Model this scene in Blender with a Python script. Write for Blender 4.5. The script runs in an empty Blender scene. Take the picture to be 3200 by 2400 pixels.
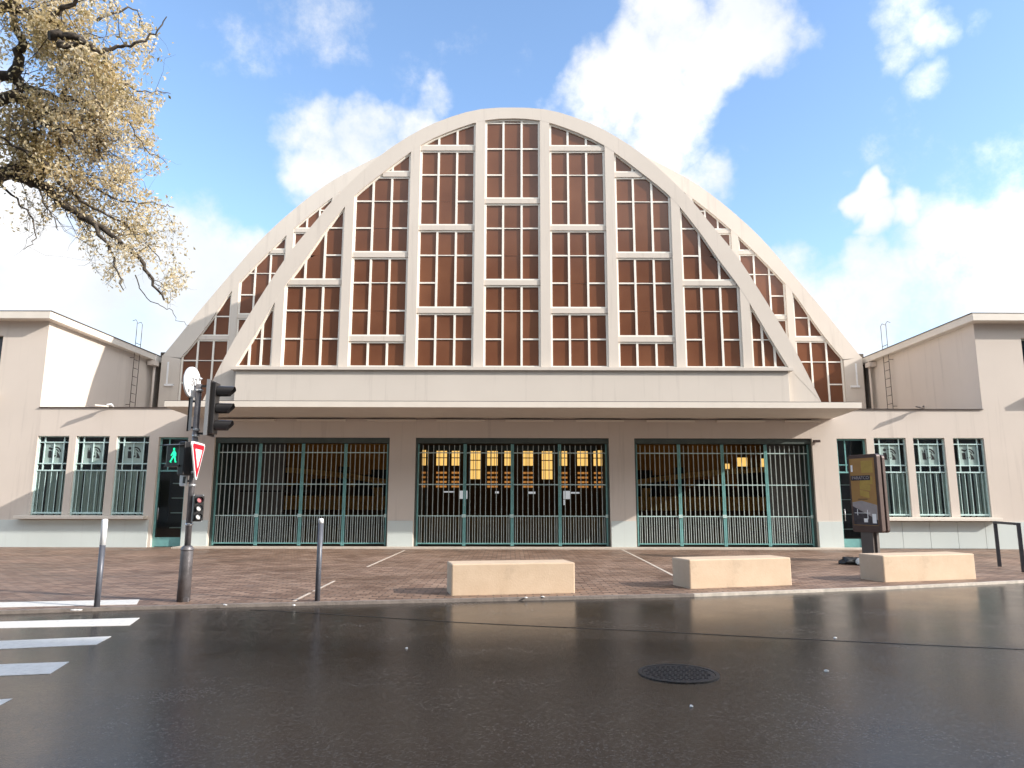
import bpy, bmesh, math, random
from mathutils import Vector, Matrix, noise
random.seed(7)
R = math.radians
scene = bpy.context.scene
COL = scene.collection
TH = R(9.5); CAM = Vector((0, 0, 1.6)); FV = 1526.0
SUN = Vector((2.9, -1.0, 1.45)).normalized()
PZ, RZ = 0.10, 0.055           # pavement and road levels
D = 24.0                       # plane of the main front

# ------------------------------------------------------------------ materials
def new_mat(name):
    m = bpy.data.materials.new(name); m.use_nodes = True
    nt = m.node_tree; b = nt.nodes['Principled BSDF']
    return m, nt, b
def N(nt, t, **kw):
    n = nt.nodes.new(t)
    for k, v in kw.items():
        if k in n.inputs: n.inputs[k].default_value = v
        else: setattr(n, k, v)
    return n
def L(nt, a, b): nt.links.new(a, b)
def ramp(nt, fac, stops):
    r = nt.nodes.new('ShaderNodeValToRGB'); e = r.color_ramp.elements
    while len(e) < len(stops): e.new(0.5)
    for i, (p, c) in enumerate(stops):
        e[i].position = p; e[i].color = (*c, 1) if len(c) == 3 else c
    L(nt, fac, r.inputs[0]); return r
def simple(name, col, rough=0.6, metal=0.0, spec=0.5, var=0.0, scale=3.0, bump=0.0, bscale=40, emit=None, estr=1.0):
    m, nt, b = new_mat(name)
    b.inputs['Base Color'].default_value = (*col, 1)
    b.inputs['Roughness'].default_value = rough
    b.inputs['Metallic'].default_value = metal
    b.inputs['Specular IOR Level'].default_value = spec
    tc = N(nt, 'ShaderNodeTexCoord')
    if var > 0:
        n = N(nt, 'ShaderNodeTexNoise', Scale=scale, Detail=6.0, Roughness=0.6)
        L(nt, tc.outputs['Object'], n.inputs['Vector'])
        lo = tuple(c * (1 - var) for c in col); hi = tuple(min(1, c * (1 + var)) for c in col)
        r = ramp(nt, n.outputs['Fac'], [(0.3, lo), (0.7, hi)])
        L(nt, r.outputs[0], b.inputs['Base Color'])
    if bump > 0:
        n2 = N(nt, 'ShaderNodeTexNoise', Scale=bscale, Detail=4.0)
        L(nt, tc.outputs['Object'], n2.inputs['Vector'])
        bp = N(nt, 'ShaderNodeBump', Strength=bump, Distance=0.02)
        L(nt, n2.outputs['Fac'], bp.inputs['Height']); L(nt, bp.outputs[0], b.inputs['Normal'])
    if emit:
        b.inputs['Emission Color'].default_value = (*emit, 1); b.inputs['Emission Strength'].default_value = estr
    return m
def render_mat(name, col, dirt=(0.31, 0.27, 0.24), amt=0.48):
    """painted cement render: soft mottling, faint rain streaks, fine grain"""
    m, nt, b = new_mat(name)
    tc = N(nt, 'ShaderNodeTexCoord')
    n1 = N(nt, 'ShaderNodeTexNoise', Scale=0.35, Detail=5.0, Roughness=0.6); L(nt, tc.outputs['Object'], n1.inputs['Vector'])
    c1 = ramp(nt, n1.outputs['Fac'], [(0.3, tuple(c * 0.95 for c in col)), (0.7, tuple(c * 1.03 for c in col))])
    mp = N(nt, 'ShaderNodeMapping'); mp.inputs['Scale'].default_value = (2.2, 2.2, 0.12)
    L(nt, tc.outputs['Object'], mp.inputs['Vector'])
    n2 = N(nt, 'ShaderNodeTexNoise', Scale=1.6, Detail=7.0, Roughness=0.65); L(nt, mp.outputs[0], n2.inputs['Vector'])
    f2 = ramp(nt, n2.outputs['Fac'], [(0.56, (0, 0, 0)), (0.80, (1, 1, 1))])
    mul = N(nt, 'ShaderNodeMath', operation='MULTIPLY'); mul.inputs[1].default_value = amt
    L(nt, f2.outputs[0], mul.inputs[0])
    mx = N(nt, 'ShaderNodeMix', data_type='RGBA'); mx.inputs['B'].default_value = (*dirt, 1)
    L(nt, mul.outputs[0], mx.inputs[0]); L(nt, c1.outputs[0], mx.inputs['A'])
    L(nt, mx.outputs['Result'], b.inputs['Base Color'])
    b.inputs['Roughness'].default_value = 0.85; b.inputs['Specular IOR Level'].default_value = 0.2
    n3 = N(nt, 'ShaderNodeTexNoise', Scale=60.0, Detail=3.0); L(nt, tc.outputs['Object'], n3.inputs['Vector'])
    bp = N(nt, 'ShaderNodeBump', Strength=0.15, Distance=0.01)
    L(nt, n3.outputs['Fac'], bp.inputs['Height']); L(nt, bp.outputs[0], b.inputs['Normal'])
    return m
M = {}
M['wall'] = render_mat('wall_render', (0.61, 0.54, 0.475))
M['cream'] = render_mat('cream_render', (0.60, 0.54, 0.475))
M['cream_trim'] = simple('cream_trim', (0.68, 0.62, 0.54), 0.6, var=0.04, scale=2)
M['roofing'] = simple('roofing', (0.30, 0.28, 0.26), 0.8, var=0.2, scale=1)
M['dark_line'] = simple('dark_flashing', (0.06, 0.045, 0.04), 0.5)
M['mullion'] = simple('window_paint', (0.80, 0.76, 0.68), 0.45, var=0.04)
M['green'] = simple('turquoise_steel', (0.17, 0.38, 0.37), 0.35, var=0.15, scale=4)
M['green_light'] = simple('turquoise_rail', (0.50, 0.66, 0.64), 0.4, var=0.12, scale=6)
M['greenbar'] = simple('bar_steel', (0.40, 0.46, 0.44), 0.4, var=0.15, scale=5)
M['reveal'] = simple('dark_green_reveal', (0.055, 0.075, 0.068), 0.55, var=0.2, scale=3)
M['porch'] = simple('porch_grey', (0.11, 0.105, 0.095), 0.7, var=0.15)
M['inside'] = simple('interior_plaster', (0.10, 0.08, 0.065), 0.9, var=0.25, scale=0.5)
M['ochre'] = simple('interior_ochre', (0.40, 0.24, 0.08), 0.8, var=0.15, scale=1)
M['ochre_beam'] = simple('ochre_beam', (0.85, 0.52, 0.14), 0.7, var=0.1)
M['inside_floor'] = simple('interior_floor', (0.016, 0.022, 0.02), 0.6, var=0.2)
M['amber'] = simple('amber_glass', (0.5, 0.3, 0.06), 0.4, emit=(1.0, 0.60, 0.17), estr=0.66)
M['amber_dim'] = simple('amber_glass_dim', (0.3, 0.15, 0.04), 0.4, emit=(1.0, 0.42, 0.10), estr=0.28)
M['white'] = simple('white_paint', (0.80, 0.80, 0.80), 0.45, var=0.05, scale=8)
M['amber_fill'] = simple('amber_fill_glow', (0.5, 0.3, 0.06), 0.4, emit=(1.0, 0.60, 0.22), estr=0.20)  # added glow for the out-of-view panels that light the gallery
M['sheet'] = simple('white_notice', (0.75, 0.75, 0.72), 0.6, emit=(0.9, 0.95, 1.0), estr=0.25)  # paper with a faint glow put in, not a light source
M['black'] = simple('black_plastic', (0.022, 0.020, 0.020), 0.35, var=0.2)
M['lens'] = simple('unlit_lens', (0.03, 0.03, 0.03), 0.2)
M['pole'] = simple('grey_steel', (0.17, 0.16, 0.165), 0.42, metal=0.5, var=0.25, scale=9, bump=0.1)
M['bollard'] = simple('grey_paint_steel', (0.10, 0.105, 0.125), 0.4, metal=0.2, var=0.15, scale=9)
M['hoop'] = simple('charcoal_steel', (0.055, 0.052, 0.058), 0.4, var=0.15, scale=9)
M['alu'] = simple('aluminium', (0.55, 0.55, 0.55), 0.35, metal=0.7)
M['red'] = simple('sign_red', (0.55, 0.012, 0.03), 0.35)
M['signwhite'] = simple('sign_white', (0.85, 0.85, 0.84), 0.35)
M['greenman'] = simple('green_led', (0.0, 0.3, 0.15), 0.4, emit=(0.02, 0.9, 0.42), estr=0.9)
M['redlens'] = simple('pink_lens', (0.62, 0.22, 0.24), 0.15)
M['clearlens'] = simple('clear_lens', (0.75, 0.75, 0.74), 0.12)
M['panelcase'] = simple('bronze_case', (0.085, 0.055, 0.048), 0.3, metal=0.3, var=0.15)
M['panelpost'] = simple('bronze_post', (0.10, 0.082, 0.072), 0.5, var=0.15)
M['stone_strip'] = simple('pale_stone', (0.50, 0.43, 0.36), 0.8, var=0.12, scale=5, bump=0.2)
M['kerb'] = simple('kerb_stone', (0.20, 0.17, 0.15), 0.75, var=0.25, scale=6, bump=0.4)
M['kerb_pale'] = simple('kerb_pale_stone', (0.48, 0.43, 0.37), 0.75, var=0.25, scale=7, bump=0.4)
M['litter'] = simple('paper', (0.75, 0.73, 0.70), 0.7)
M['sack'] = simple('black_sack', (0.018, 0.017, 0.017), 0.3, bump=0.5, bscale=15)
M['cloth'] = simple('white_cloth', (0.70, 0.68, 0.64), 0.8, var=0.1)
M['tower'] = render_mat('opposite_render', (0.68, 0.61, 0.53))
M['shade_glass'] = simple('opposite_glass', (0.04, 0.05, 0.06), 0.1)

# benches : warm stone with faint stains
def bench_mat():
    m, nt, b = new_mat('bench_stone')
    tc = N(nt, 'ShaderNodeTexCoord')
    n1 = N(nt, 'ShaderNodeTexNoise', Scale=2.5, Detail=8.0, Roughness=0.65); L(nt, tc.outputs['Object'], n1.inputs['Vector'])
    c1 = ramp(nt, n1.outputs['Fac'], [(0.3, (0.52, 0.39, 0.27)), (0.72, (0.60, 0.465, 0.335))])
    n2 = N(nt, 'ShaderNodeTexNoise', Scale=1.1, Detail=10.0, Roughness=0.7); 
    mp = N(nt, 'ShaderNodeMapping'); mp.inputs['Location'].default_value = (3.1, 1.2, 0.4)
    L(nt, tc.outputs['Object'], mp.inputs['Vector']); L(nt, mp.outputs[0], n2.inputs['Vector'])
    f = ramp(nt, n2.outputs['Fac'], [(0.56, (0, 0, 0)), (0.70, (0.65, 0.65, 0.65))])
    mx = N(nt, 'ShaderNodeMix', data_type='RGBA'); mx.inputs['B'].default_value = (0.33, 0.25, 0.18, 1)
    L(nt, f.outputs[0], mx.inputs[0]); L(nt, c1.outputs[0], mx.inputs['A']); L(nt, mx.outputs['Result'], b.inputs['Base Color'])
    b.inputs['Roughness'].default_value = 0.75
    n3 = N(nt, 'ShaderNodeTexNoise', Scale=35.0, Detail=5.0); L(nt, tc.outputs['Object'], n3.inputs['Vector'])
    bp = N(nt, 'ShaderNodeBump', Strength=0.25, Distance=0.01)
    L(nt, n3.outputs['Fac'], bp.inputs['Height']); L(nt, bp.outputs[0], b.inputs['Normal'])
    return m
M['bench'] = bench_mat()

# orange-brown corrugated glass of the arch windows
def brown_glass():
    m, nt, b = new_mat('brown_glass')
    tc = N(nt, 'ShaderNodeTexCoord')
    br = N(nt, 'ShaderNodeTexVoronoi', Scale=0.8); L(nt, tc.outputs['Object'], br.inputs['Vector'])
    n = N(nt, 'ShaderNodeTexNoise', Scale=0.45, Detail=3.0); L(nt, tc.outputs['Object'], n.inputs['Vector'])
    r = ramp(nt, n.outputs['Fac'], [(0.3, (0.115, 0.040, 0.018)), (0.7, (0.185, 0.074, 0.036))])
    L(nt, r.outputs[0], b.inputs['Base Color'])
    b.inputs['Roughness'].default_value = 0.20
    b.inputs['Specular IOR Level'].default_value = 0.5
    w = N(nt, 'ShaderNodeTexWave', Scale=9.0, Distortion=0.3); w.bands_direction = 'X'; L(nt, tc.outputs['Object'], w.inputs['Vector'])
    bp = N(nt, 'ShaderNodeBump', Strength=0.12, Distance=0.01); L(nt, w.outputs['Fac'], bp.inputs['Height'])
    L(nt, bp.outputs[0], b.inputs['Normal'])
    return m
M['glass'] = brown_glass()

# clear shop glass: mostly transparent, mirror at the surface
def shop_glass(name, tint, refl=1.0):
    m = bpy.data.materials.new(name); m.use_nodes = True; nt = m.node_tree
    for n in list(nt.nodes): nt.nodes.remove(n)
    out = N(nt, 'ShaderNodeOutputMaterial'); mix = N(nt, 'ShaderNodeMixShader')
    tr = N(nt, 'ShaderNodeBsdfTransparent'); tr.inputs[0].default_value = (*tint, 1)
    gl = N(nt, 'ShaderNodeBsdfGlossy'); gl.inputs['Roughness'].default_value = 0.03
    fr = N(nt, 'ShaderNodeFresnel', IOR=1.6)
    L(nt, fr.outputs[0], mix.inputs[0]); L(nt, tr.outputs[0], mix.inputs[1]); L(nt, gl.outputs[0], mix.inputs[2])
    L(nt, mix.outputs[0], out.inputs[0]); return m
M['pane'] = shop_glass('shop_glass', (0.80, 0.90, 0.87))
M['blind'] = simple('green_grey_blind', (0.78, 0.88, 0.84), 0.7, var=0.15, scale=2)
M['frost'] = simple('frosted_film', (0.31, 0.40, 0.37), 0.5, var=0.2, scale=2)
M['bluecurtain'] = simple('blue_curtain', (0.06, 0.07, 0.13), 0.7, var=0.2, scale=4)
M['plinth'] = render_mat('plinth_paint', (0.56, 0.61, 0.59), amt=0.2)

# paving : small reddish brown setts
def paving():
    m, nt, b = new_mat('brick_paving')
    tc = N(nt, 'ShaderNodeTexCoord')
    wob = N(nt, 'ShaderNodeTexNoise', Scale=1.3, Detail=2.0); L(nt, tc.outputs['Object'], wob.inputs['Vector'])
    vm = N(nt, 'ShaderNodeVectorMath', operation='MULTIPLY_ADD'); vm.inputs[1].default_value = (0.06, 0.06, 0.0)
    L(nt, wob.outputs['Color'], vm.inputs[0]); L(nt, tc.outputs['Object'], vm.inputs[2])
    bk = N(nt, 'ShaderNodeTexBrick', Scale=1.0)
    bk.inputs['Brick Width'].default_value = 0.26; bk.inputs['Row Height'].default_value = 0.14
    bk.inputs['Mortar Size'].default_value = 0.013; bk.inputs['Mortar Smooth'].default_value = 0.4
    bk.inputs['Color1'].default_value = (0.165, 0.098, 0.066, 1); bk.inputs['Color2'].default_value = (0.32, 0.215, 0.155, 1)
    bk.inputs['Mortar'].default_value = (0.06, 0.042, 0.032, 1); bk.inputs['Bias'].default_value = -0.1
    L(nt, vm.outputs[0], bk.inputs['Vector'])
    n1 = N(nt, 'ShaderNodeTexNoise', Scale=0.5, Detail=8.0, Roughness=0.65); L(nt, tc.outputs['Object'], n1.inputs['Vector'])
    f1 = ramp(nt, n1.outputs['Fac'], [(0.3, (0.66, 0.62, 0.60)), (0.5, (0.95, 0.93, 0.9)), (0.72, (1.3, 1.3, 1.3))])
    mx = N(nt, 'ShaderNodeMix', data_type='RGBA', blend_type='MULTIPLY'); mx.inputs[0].default_value = 1.0
    L(nt, bk.outputs['Color'], mx.inputs['A']); L(nt, f1.outputs[0], mx.inputs['B'])
    # dusty patches
    n2 = N(nt, 'ShaderNodeTexNoise', Scale=2.2, Detail=9.0, Roughness=0.75); L(nt, tc.outputs['Object'], n2.inputs['Vector'])
    f2 = ramp(nt, n2.outputs['Fac'], [(0.5, (0, 0, 0)), (0.75, (0.55, 0.55, 0.55))])
    mx2 = N(nt, 'ShaderNodeMix', data_type='RGBA'); mx2.inputs['B'].default_value = (0.245, 0.19, 0.155, 1)
    L(nt, f2.outputs[0], mx2.inputs[0]); L(nt, mx.outputs['Result'], mx2.inputs['A'])
    L(nt, mx2.outputs['Result'], b.inputs['Base Color'])
    rr = ramp(nt, n1.outputs['Fac'], [(0.35, (0.42,) * 3), (0.65, (0.72,) * 3)]); L(nt, rr.outputs[0], b.inputs['Roughness'])
    bp = N(nt, 'ShaderNodeBump', Strength=0.6, Distance=0.012); 
    ma = N(nt, 'ShaderNodeMath', operation='SUBTRACT'); L(nt, n2.outputs['Fac'], ma.inputs[0]); L(nt, bk.outputs['Fac'], ma.inputs[1])
    L(nt, ma.outputs[0], bp.inputs['Height']); L(nt, bp.outputs[0], b.inputs['Normal'])
    return m
M['paving'] = paving()

# wet asphalt
def asphalt():
    m, nt, b = new_mat('wet_asphalt')
    tc = N(nt, 'ShaderNodeTexCoord')
    n1 = N(nt, 'ShaderNodeTexNoise', Scale=45.0, Detail=6.0, Roughness=0.75); L(nt, tc.outputs['Object'], n1.inputs['Vector'])
    c1 = ramp(nt, n1.outputs['Fac'], [(0.38, (0.006, 0.005, 0.004)), (0.5, (0.022, 0.018, 0.016)), (0.62, (0.075, 0.066, 0.058))])
    n0 = N(nt, 'ShaderNodeTexNoise', Scale=0.6, Detail=7.0, Roughness=0.6); L(nt, tc.outputs['Object'], n0.inputs['Vector'])
    f0 = ramp(nt, n0.outputs['Fac'], [(0.3, (0.6,) * 3), (0.7, (1.4,) * 3)])
    mx = N(nt, 'ShaderNodeMix', data_type='RGBA', blend_type='MULTIPLY'); mx.inputs[0].default_value = 1.0
    L(nt, c1.outputs[0], mx.inputs['A']); L(nt, f0.outputs[0], mx.inputs['B']); L(nt, mx.outputs['Result'], b.inputs['Base Color'])
    rr = ramp(nt, n0.outputs['Fac'], [(0.3, (0.14,) * 3), (0.7, (0.25,) * 3)])
    ra = N(nt, 'ShaderNodeMath', operation='MULTIPLY_ADD'); L(nt, n1.outputs['Fac'], ra.inputs[0]); ra.inputs[1].default_value = 0.35; L(nt, rr.outputs[0], ra.inputs[2])
    rs_ = N(nt, 'ShaderNodeMath', operation='SUBTRACT', use_clamp=True); L(nt, ra.outputs[0], rs_.inputs[0]); rs_.inputs[1].default_value = 0.16; L(nt, rs_.outputs[0], b.inputs['Roughness'])
    b.inputs['Specular IOR Level'].default_value = 0.27
    mp = N(nt, 'ShaderNodeMapping'); mp.inputs['Scale'].default_value = (1.0, 1.0, 1.0); L(nt, tc.outputs['Object'], mp.inputs['Vector'])
    n2 = N(nt, 'ShaderNodeTexNoise', Scale=55.0, Detail=4.0, Roughness=0.6); L(nt, mp.outputs[0], n2.inputs['Vector'])
    bp = N(nt, 'ShaderNodeBump', Strength=0.28, Distance=0.004)
    L(nt, n2.outputs['Fac'], bp.inputs['Height']); L(nt, bp.outputs[0], b.inputs['Normal'])
    return m
M['asphalt'] = asphalt()
def road_paint():
    m, nt, b = new_mat('road_paint')
    tc = N(nt, 'ShaderNodeTexCoord')
    n1 = N(nt, 'ShaderNodeTexNoise', Scale=14.0, Detail=9.0, Roughness=0.75); L(nt, tc.outputs['Object'], n1.inputs['Vector'])
    c = ramp(nt, n1.outputs['Fac'], [(0.28, (0.36, 0.34, 0.31)), (0.42, (0.62, 0.60, 0.56)), (0.6, (0.72, 0.70, 0.66))])
    L(nt, c.outputs[0], b.inputs['Base Color']); b.inputs['Roughness'].default_value = 0.5
    return m
M['paint'] = road_paint()
M['tar'] = simple('tar_seam', (0.03, 0.027, 0.025), 0.35)
M['iron'] = simple('cast_iron', (0.03, 0.027, 0.025), 0.4, metal=0.4, var=0.4, scale=30, bump=0.8, bscale=60)

def bark():
    m, nt, b = new_mat('bark')
    tc = N(nt, 'ShaderNodeTexCoord')
    n1 = N(nt, 'ShaderNodeTexNoise', Scale=9.0, Detail=8.0, Roughness=0.7); L(nt, tc.outputs['Object'], n1.inputs['Vector'])
    c = ramp(nt, n1.outputs['Fac'], [(0.35, (0.028, 0.022, 0.018)), (0.65, (0.10, 0.08, 0.062))])
    L(nt, c.outputs[0], b.inputs['Base Color']); b.inputs['Roughness'].default_value = 0.9
    bp = N(nt, 'ShaderNodeBump', Strength=0.8, Distance=0.02); L(nt, n1.outputs['Fac'], bp.inputs['Height']); L(nt, bp.outputs[0], b.inputs['Normal'])
    return m
M['bark'] = bark()
def leafmat():
    m = bpy.data.materials.new('pale_leaves'); m.use_nodes = True; nt = m.node_tree
    b = nt.nodes['Principled BSDF']; out = nt.nodes['Material Output']
    at = N(nt, 'ShaderNodeAttribute', attribute_name='tone')
    c = ramp(nt, at.outputs['Fac'], [(0.0, (0.16, 0.13, 0.05)), (0.22, (0.42, 0.34, 0.16)), (0.45, (0.70, 0.57, 0.33)), (0.7, (0.84, 0.72, 0.50)), (1.0, (0.88, 0.82, 0.68))])
    L(nt, c.outputs[0], b.inputs['Base Color']); b.inputs['Roughness'].default_value = 0.7; b.inputs['Specular IOR Level'].default_value = 0.25
    tl = N(nt, 'ShaderNodeBsdfTranslucent'); L(nt, c.outputs[0], tl.inputs[0])
    mx = N(nt, 'ShaderNodeMixShader'); mx.inputs[0].default_value = 0.55
    L(nt, b.outputs[0], mx.inputs[1]); L(nt, tl.outputs[0], mx.inputs[2]); L(nt, mx.outputs[0], out.inputs[0])
    return m
M['leaf'] = leafmat()

def poster_mat():
    """printed market advertisement: an even coloured print, drawn from its own surface coordinates"""
    return simple('poster_amber', (0.36, 0.20, 0.07), 0.25, var=0.18, scale=1.2)
M['poster'] = poster_mat()
M['poster_gold'] = simple('poster_gold', (0.42, 0.28, 0.07), 0.25, var=0.15, scale=3)
M['poster_pale'] = simple('poster_pale', (0.34, 0.30, 0.29), 0.25, var=0.2, scale=2)
M['poster_dark'] = simple('poster_dark', (0.05, 0.042, 0.05), 0.25, var=0.4, scale=6)

# ------------------------------------------------------------------ mesh builder
class MB:
    def __init__(s): s.v = []; s.f = []; s.sm = []; s.mi = []; s.m = 0
    def add(s, vs, fs, smooth=False):
        o = len(s.v); s.v += [Vector(v) for v in vs]
        for f in fs: s.f.append([i + o for i in f]); s.sm.append(smooth); s.mi.append(s.m)
        return s
    def box(s, x0, x1, y0, y1, z0, z1):
        if x0 > x1: x0, x1 = x1, x0
        vs = [(x0,y0,z0),(x1,y0,z0),(x1,y1,z0),(x0,y1,z0),(x0,y0,z1),(x1,y0,z1),(x1,y1,z1),(x0,y1,z1)]
        return s.add(vs, [(0,3,2,1),(4,5,6,7),(0,1,5,4),(1,2,6,5),(2,3,7,6),(3,0,4,7)])
    def obox(s, c, ax, ay, az, hx, hy, hz):
        c = Vector(c); vs = []
        for dz in (-1, 1):
            for dx, dy in ((-1,-1),(1,-1),(1,1),(-1,1)): vs.append(c + ax*hx*dx + ay*hy*dy + az*hz*dz)
        return s.add(vs, [(0,3,2,1),(4,5,6,7),(0,1,5,4),(1,2,6,5),(2,3,7,6),(3,0,4,7)])
    def tube(s, pts, rad, n=10, cap=True):
        pts = [Vector(p) for p in pts]
        if not isinstance(rad, (list, tuple)): rad = [rad] * len(pts)
        vs, fs = [], []; up = None
        for i, p in enumerate(pts):
            t = (pts[min(i+1, len(pts)-1)] - pts[max(i-1, 0)]).normalized()
            if up is None: up = t.orthogonal().normalized()
            up = (up - t * up.dot(t)); up = up.normalized() if up.length > 1e-6 else t.orthogonal().normalized()
            w = t.cross(up)
            for k in range(n):
                a = 2 * math.pi * k / n; vs.append(p + (up * math.cos(a) + w * math.sin(a)) * rad[i])
        for i in range(len(pts) - 1):
            for k in range(n):
                k2 = (k + 1) % n; fs.append((i*n+k, i*n+k2, (i+1)*n+k2, (i+1)*n+k))
        s.add(vs, fs, True)
        if cap:
            o = len(s.v) - len(vs)
            s.f.append([o + k for k in range(n)][::-1]); s.sm.append(False); s.mi.append(s.m)
            s.f.append([o + (len(pts)-1)*n + k for k in range(n)]); s.sm.append(False); s.mi.append(s.m)
        return s
    def prism(s, poly, y0, y1):
        """poly = list of (x,z), front at y0"""
        n = len(poly); a = 0
        for i in range(n):
            x1, z1 = poly[i]; x2, z2 = poly[(i+1) % n]; a += x1*z2 - x2*z1
        if a < 0: poly = poly[::-1]
        vs = [(x, y0, z) for x, z in poly] + [(x, y1, z) for x, z in poly]
        fs = [list(range(n)), list(range(2*n-1, n-1, -1))]
        for i in range(n):
            j = (i+1) % n; fs.append((j, i, i+n, j+n))
        return s.add(vs, fs)
    def slab(s, poly, z0, z1):
        """poly = list of (x,y) counter-clockwise"""
        n = len(poly); a = sum(poly[i][0]*poly[(i+1)%n][1] - poly[(i+1)%n][0]*poly[i][1] for i in range(n))
        if a < 0: poly = poly[::-1]
        vs = [(x, y, z0) for x, y in poly] + [(x, y, z1) for x, y in poly]
        fs = [list(range(n))[::-1], list(range(n, 2*n))]
        for i in range(n):
            j = (i+1) % n; fs.append((i, j, j+n, i+n))
        return s.add(vs, fs)
    def build(s, name, mats, parent=None, bevel=0):
        me = bpy.data.meshes.new(name)
        off = Vector(parent_origin(parent))
        me.from_pydata([tuple(v - off) for v in s.v], [], s.f)
        if not isinstance(mats, (list, tuple)): mats = [mats]
        for m in mats: me.materials.append(m)
        me.polygons.foreach_set('use_smooth', s.sm); me.polygons.foreach_set('material_index', s.mi)
        me.update()
        o = bpy.data.objects.new(name, me); COL.objects.link(o)
        if parent: o.parent = parent
        if bevel:
            b = o.modifiers.new('bevel', 'BEVEL'); b.width = bevel; b.segments = 2; b.limit_method = 'ANGLE'
        return o
def parent_origin(p):
    v = Vector((0, 0, 0))
    while p is not None: v += p.location; p = p.parent
    return v
def tag(o, label=None, cat=None, group=None, kind=None):
    if label: o['label'] = label
    if cat: o['category'] = cat
    if group: o['group'] = group
    if kind: o['kind'] = kind
    return o
def thing(name, loc, label, cat, group=None):
    o = bpy.data.objects.new(name, None); COL.objects.link(o); o.location = loc
    o.empty_display_size = 0.3
    return tag(o, label, cat, group)
def copy_tree(o, parent=None):
    c = o.copy(); COL.objects.link(c); c.parent = parent
    for ch in list(o.children): copy_tree(ch, c)
    return c
def struct(name, mb, mat):
    return tag(mb.build(name, mat), kind='structure')
def text_mesh(body, size, extr=0.002):
    cu = bpy.data.curves.new('t', 'FONT'); cu.body = body; cu.size = size; cu.extrude = extr; cu.align_x = 'CENTER'; cu.align_y = 'CENTER'
    to = bpy.data.objects.new('t', cu); COL.objects.link(to)
    bpy.context.view_layer.update()
    me = bpy.data.meshes.new_from_object(to); bpy.data.objects.remove(to); return me
def wall_holes(mb, x0, x1, z0, z1, holes, y0, y1):
    xs = sorted({x0, x1} | {h[0] for h in holes} | {h[1] for h in holes})
    zs = sorted({z0, z1} | {h[2] for h in holes} | {h[3] for h in holes})
    xs = [x for x in xs if x0 <= x <= x1]; zs = [z for z in zs if z0 <= z <= z1]
    def solid(i, k):
        if i < 0 or k < 0 or i >= len(xs)-1 or k >= len(zs)-1: return False
        cx = (xs[i]+xs[i+1])/2; cz = (zs[k]+zs[k+1])/2
        return not any(h[0] < cx < h[1] and h[2] < cz < h[3] for h in holes)
    for i in range(len(xs)-1):
        for k in range(len(zs)-1):
            if not solid(i, k): continue
            a, b, c, d = xs[i], xs[i+1], zs[k], zs[k+1]
            mb.add([(a,y0,c),(b,y0,c),(b,y0,d),(a,y0,d)], [(0,1,2,3)])
            mb.add([(a,y1,c),(b,y1,c),(b,y1,d),(a,y1,d)], [(3,2,1,0)])
            if not solid(i-1, k): mb.add([(a,y0,c),(a,y0,d),(a,y1,d),(a,y1,c)], [(0,1,2,3)])
            if not solid(i+1, k): mb.add([(b,y0,c),(b,y1,c),(b,y1,d),(b,y0,d)], [(0,1,2,3)])
            if not solid(i, k-1): mb.add([(a,y0,c),(a,y1,c),(b,y1,c),(b,y0,c)], [(0,1,2,3)])
            if not solid(i, k+1): mb.add([(a,y0,d),(b,y0,d),(b,y1,d),(a,y1,d)], [(0,1,2,3)])
def interp(pts, x):
    x = abs(x)
    for (a, za), (b, zb) in zip(pts, pts[1:]):
        if x <= b: return za + (zb - za) * (x - a) / (b - a)
    (a, za), (b, zb) = pts[-2:]
    return zb + (zb - za) / (b - a) * (x - b)
def inv(pts, z):
    for (a, za), (b, zb) in zip(pts, pts[1:]):
        if za >= z >= zb: return a + (b - a) * (za - z) / (za - zb)
    return pts[-1][0] if z < pts[-1][1] else 0.0
def smooth_curve(pts, n=6):
    """Catmull-Rom through half profile, mirrored at x=0"""
    P = [Vector((-pts[1][0], pts[1][1]))] + [Vector(p) for p in pts] + [Vector(pts[-1]) * 2 - Vector(pts[-2])]
    out = []
    for i in range(1, len(P) - 2):
        for k in range(n):
            t = k / n; p0, p1, p2, p3 = P[i-1:i+3]
            out.append(0.5 * ((2*p1) + (p2-p0)*t + (2*p0-5*p1+4*p2-p3)*t*t + (3*p1-p0-3*p2+p3)*t*t*t))
    out.append(P[-2]); return [(v.x, v.y) for v in out]

# ------------------------------------------------------------------ ground
KERB = [(-60, -4.0), (-30, 3.6), (-14, 8.2), (-7.07, 10.16), (-5.38, 10.61), (-2.84, 11.11), (-0.04, 11.61), (3.04, 12.16), (6.63, 13.17), (10.08, 14.35), (18, 17.1), (30, 20.0), (60, 22.5), (120, 23)]
mb = MB(); mb.box(-400, 400, -250, 500, -0.6, RZ); struct('road', mb, M['asphalt'])
def offs(pts, d):
    o = []
    for i, p in enumerate(pts):
        a = Vector(pts[max(0, i-1)]); b = Vector(pts[min(len(pts)-1, i+1)]); t = (b-a).normalized(); o.append((p[0]-t.y*d, p[1]+t.x*d))
    return o
inner = offs(KERB, 0.07)
mb = MB()
for i in range(len(KERB)-1):
    mb.m = 1 if i >= 7 else 0
    mb.slab([KERB[i], KERB[i+1], inner[i+1], inner[i]], 0.0, PZ + 0.003)
struct('kerb', mb, [M['kerb'], M['kerb_pale']])
mb = MB()
for i in range(len(inner)-1): mb.slab([inner[i], inner[i+1], (inner[i+1][0], D+0.45), (inner[i][0], D+0.45)], 0.0, PZ)
struct('pavement', mb, M['paving'])
# paler drain strip of stone along the building, raised a little
mb = MB(); mb.box(-11.0, 11.6, D-0.62, D-0.001, 0.05, PZ+0.045); struct('stone_step', mb, M['stone_strip'])
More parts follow.
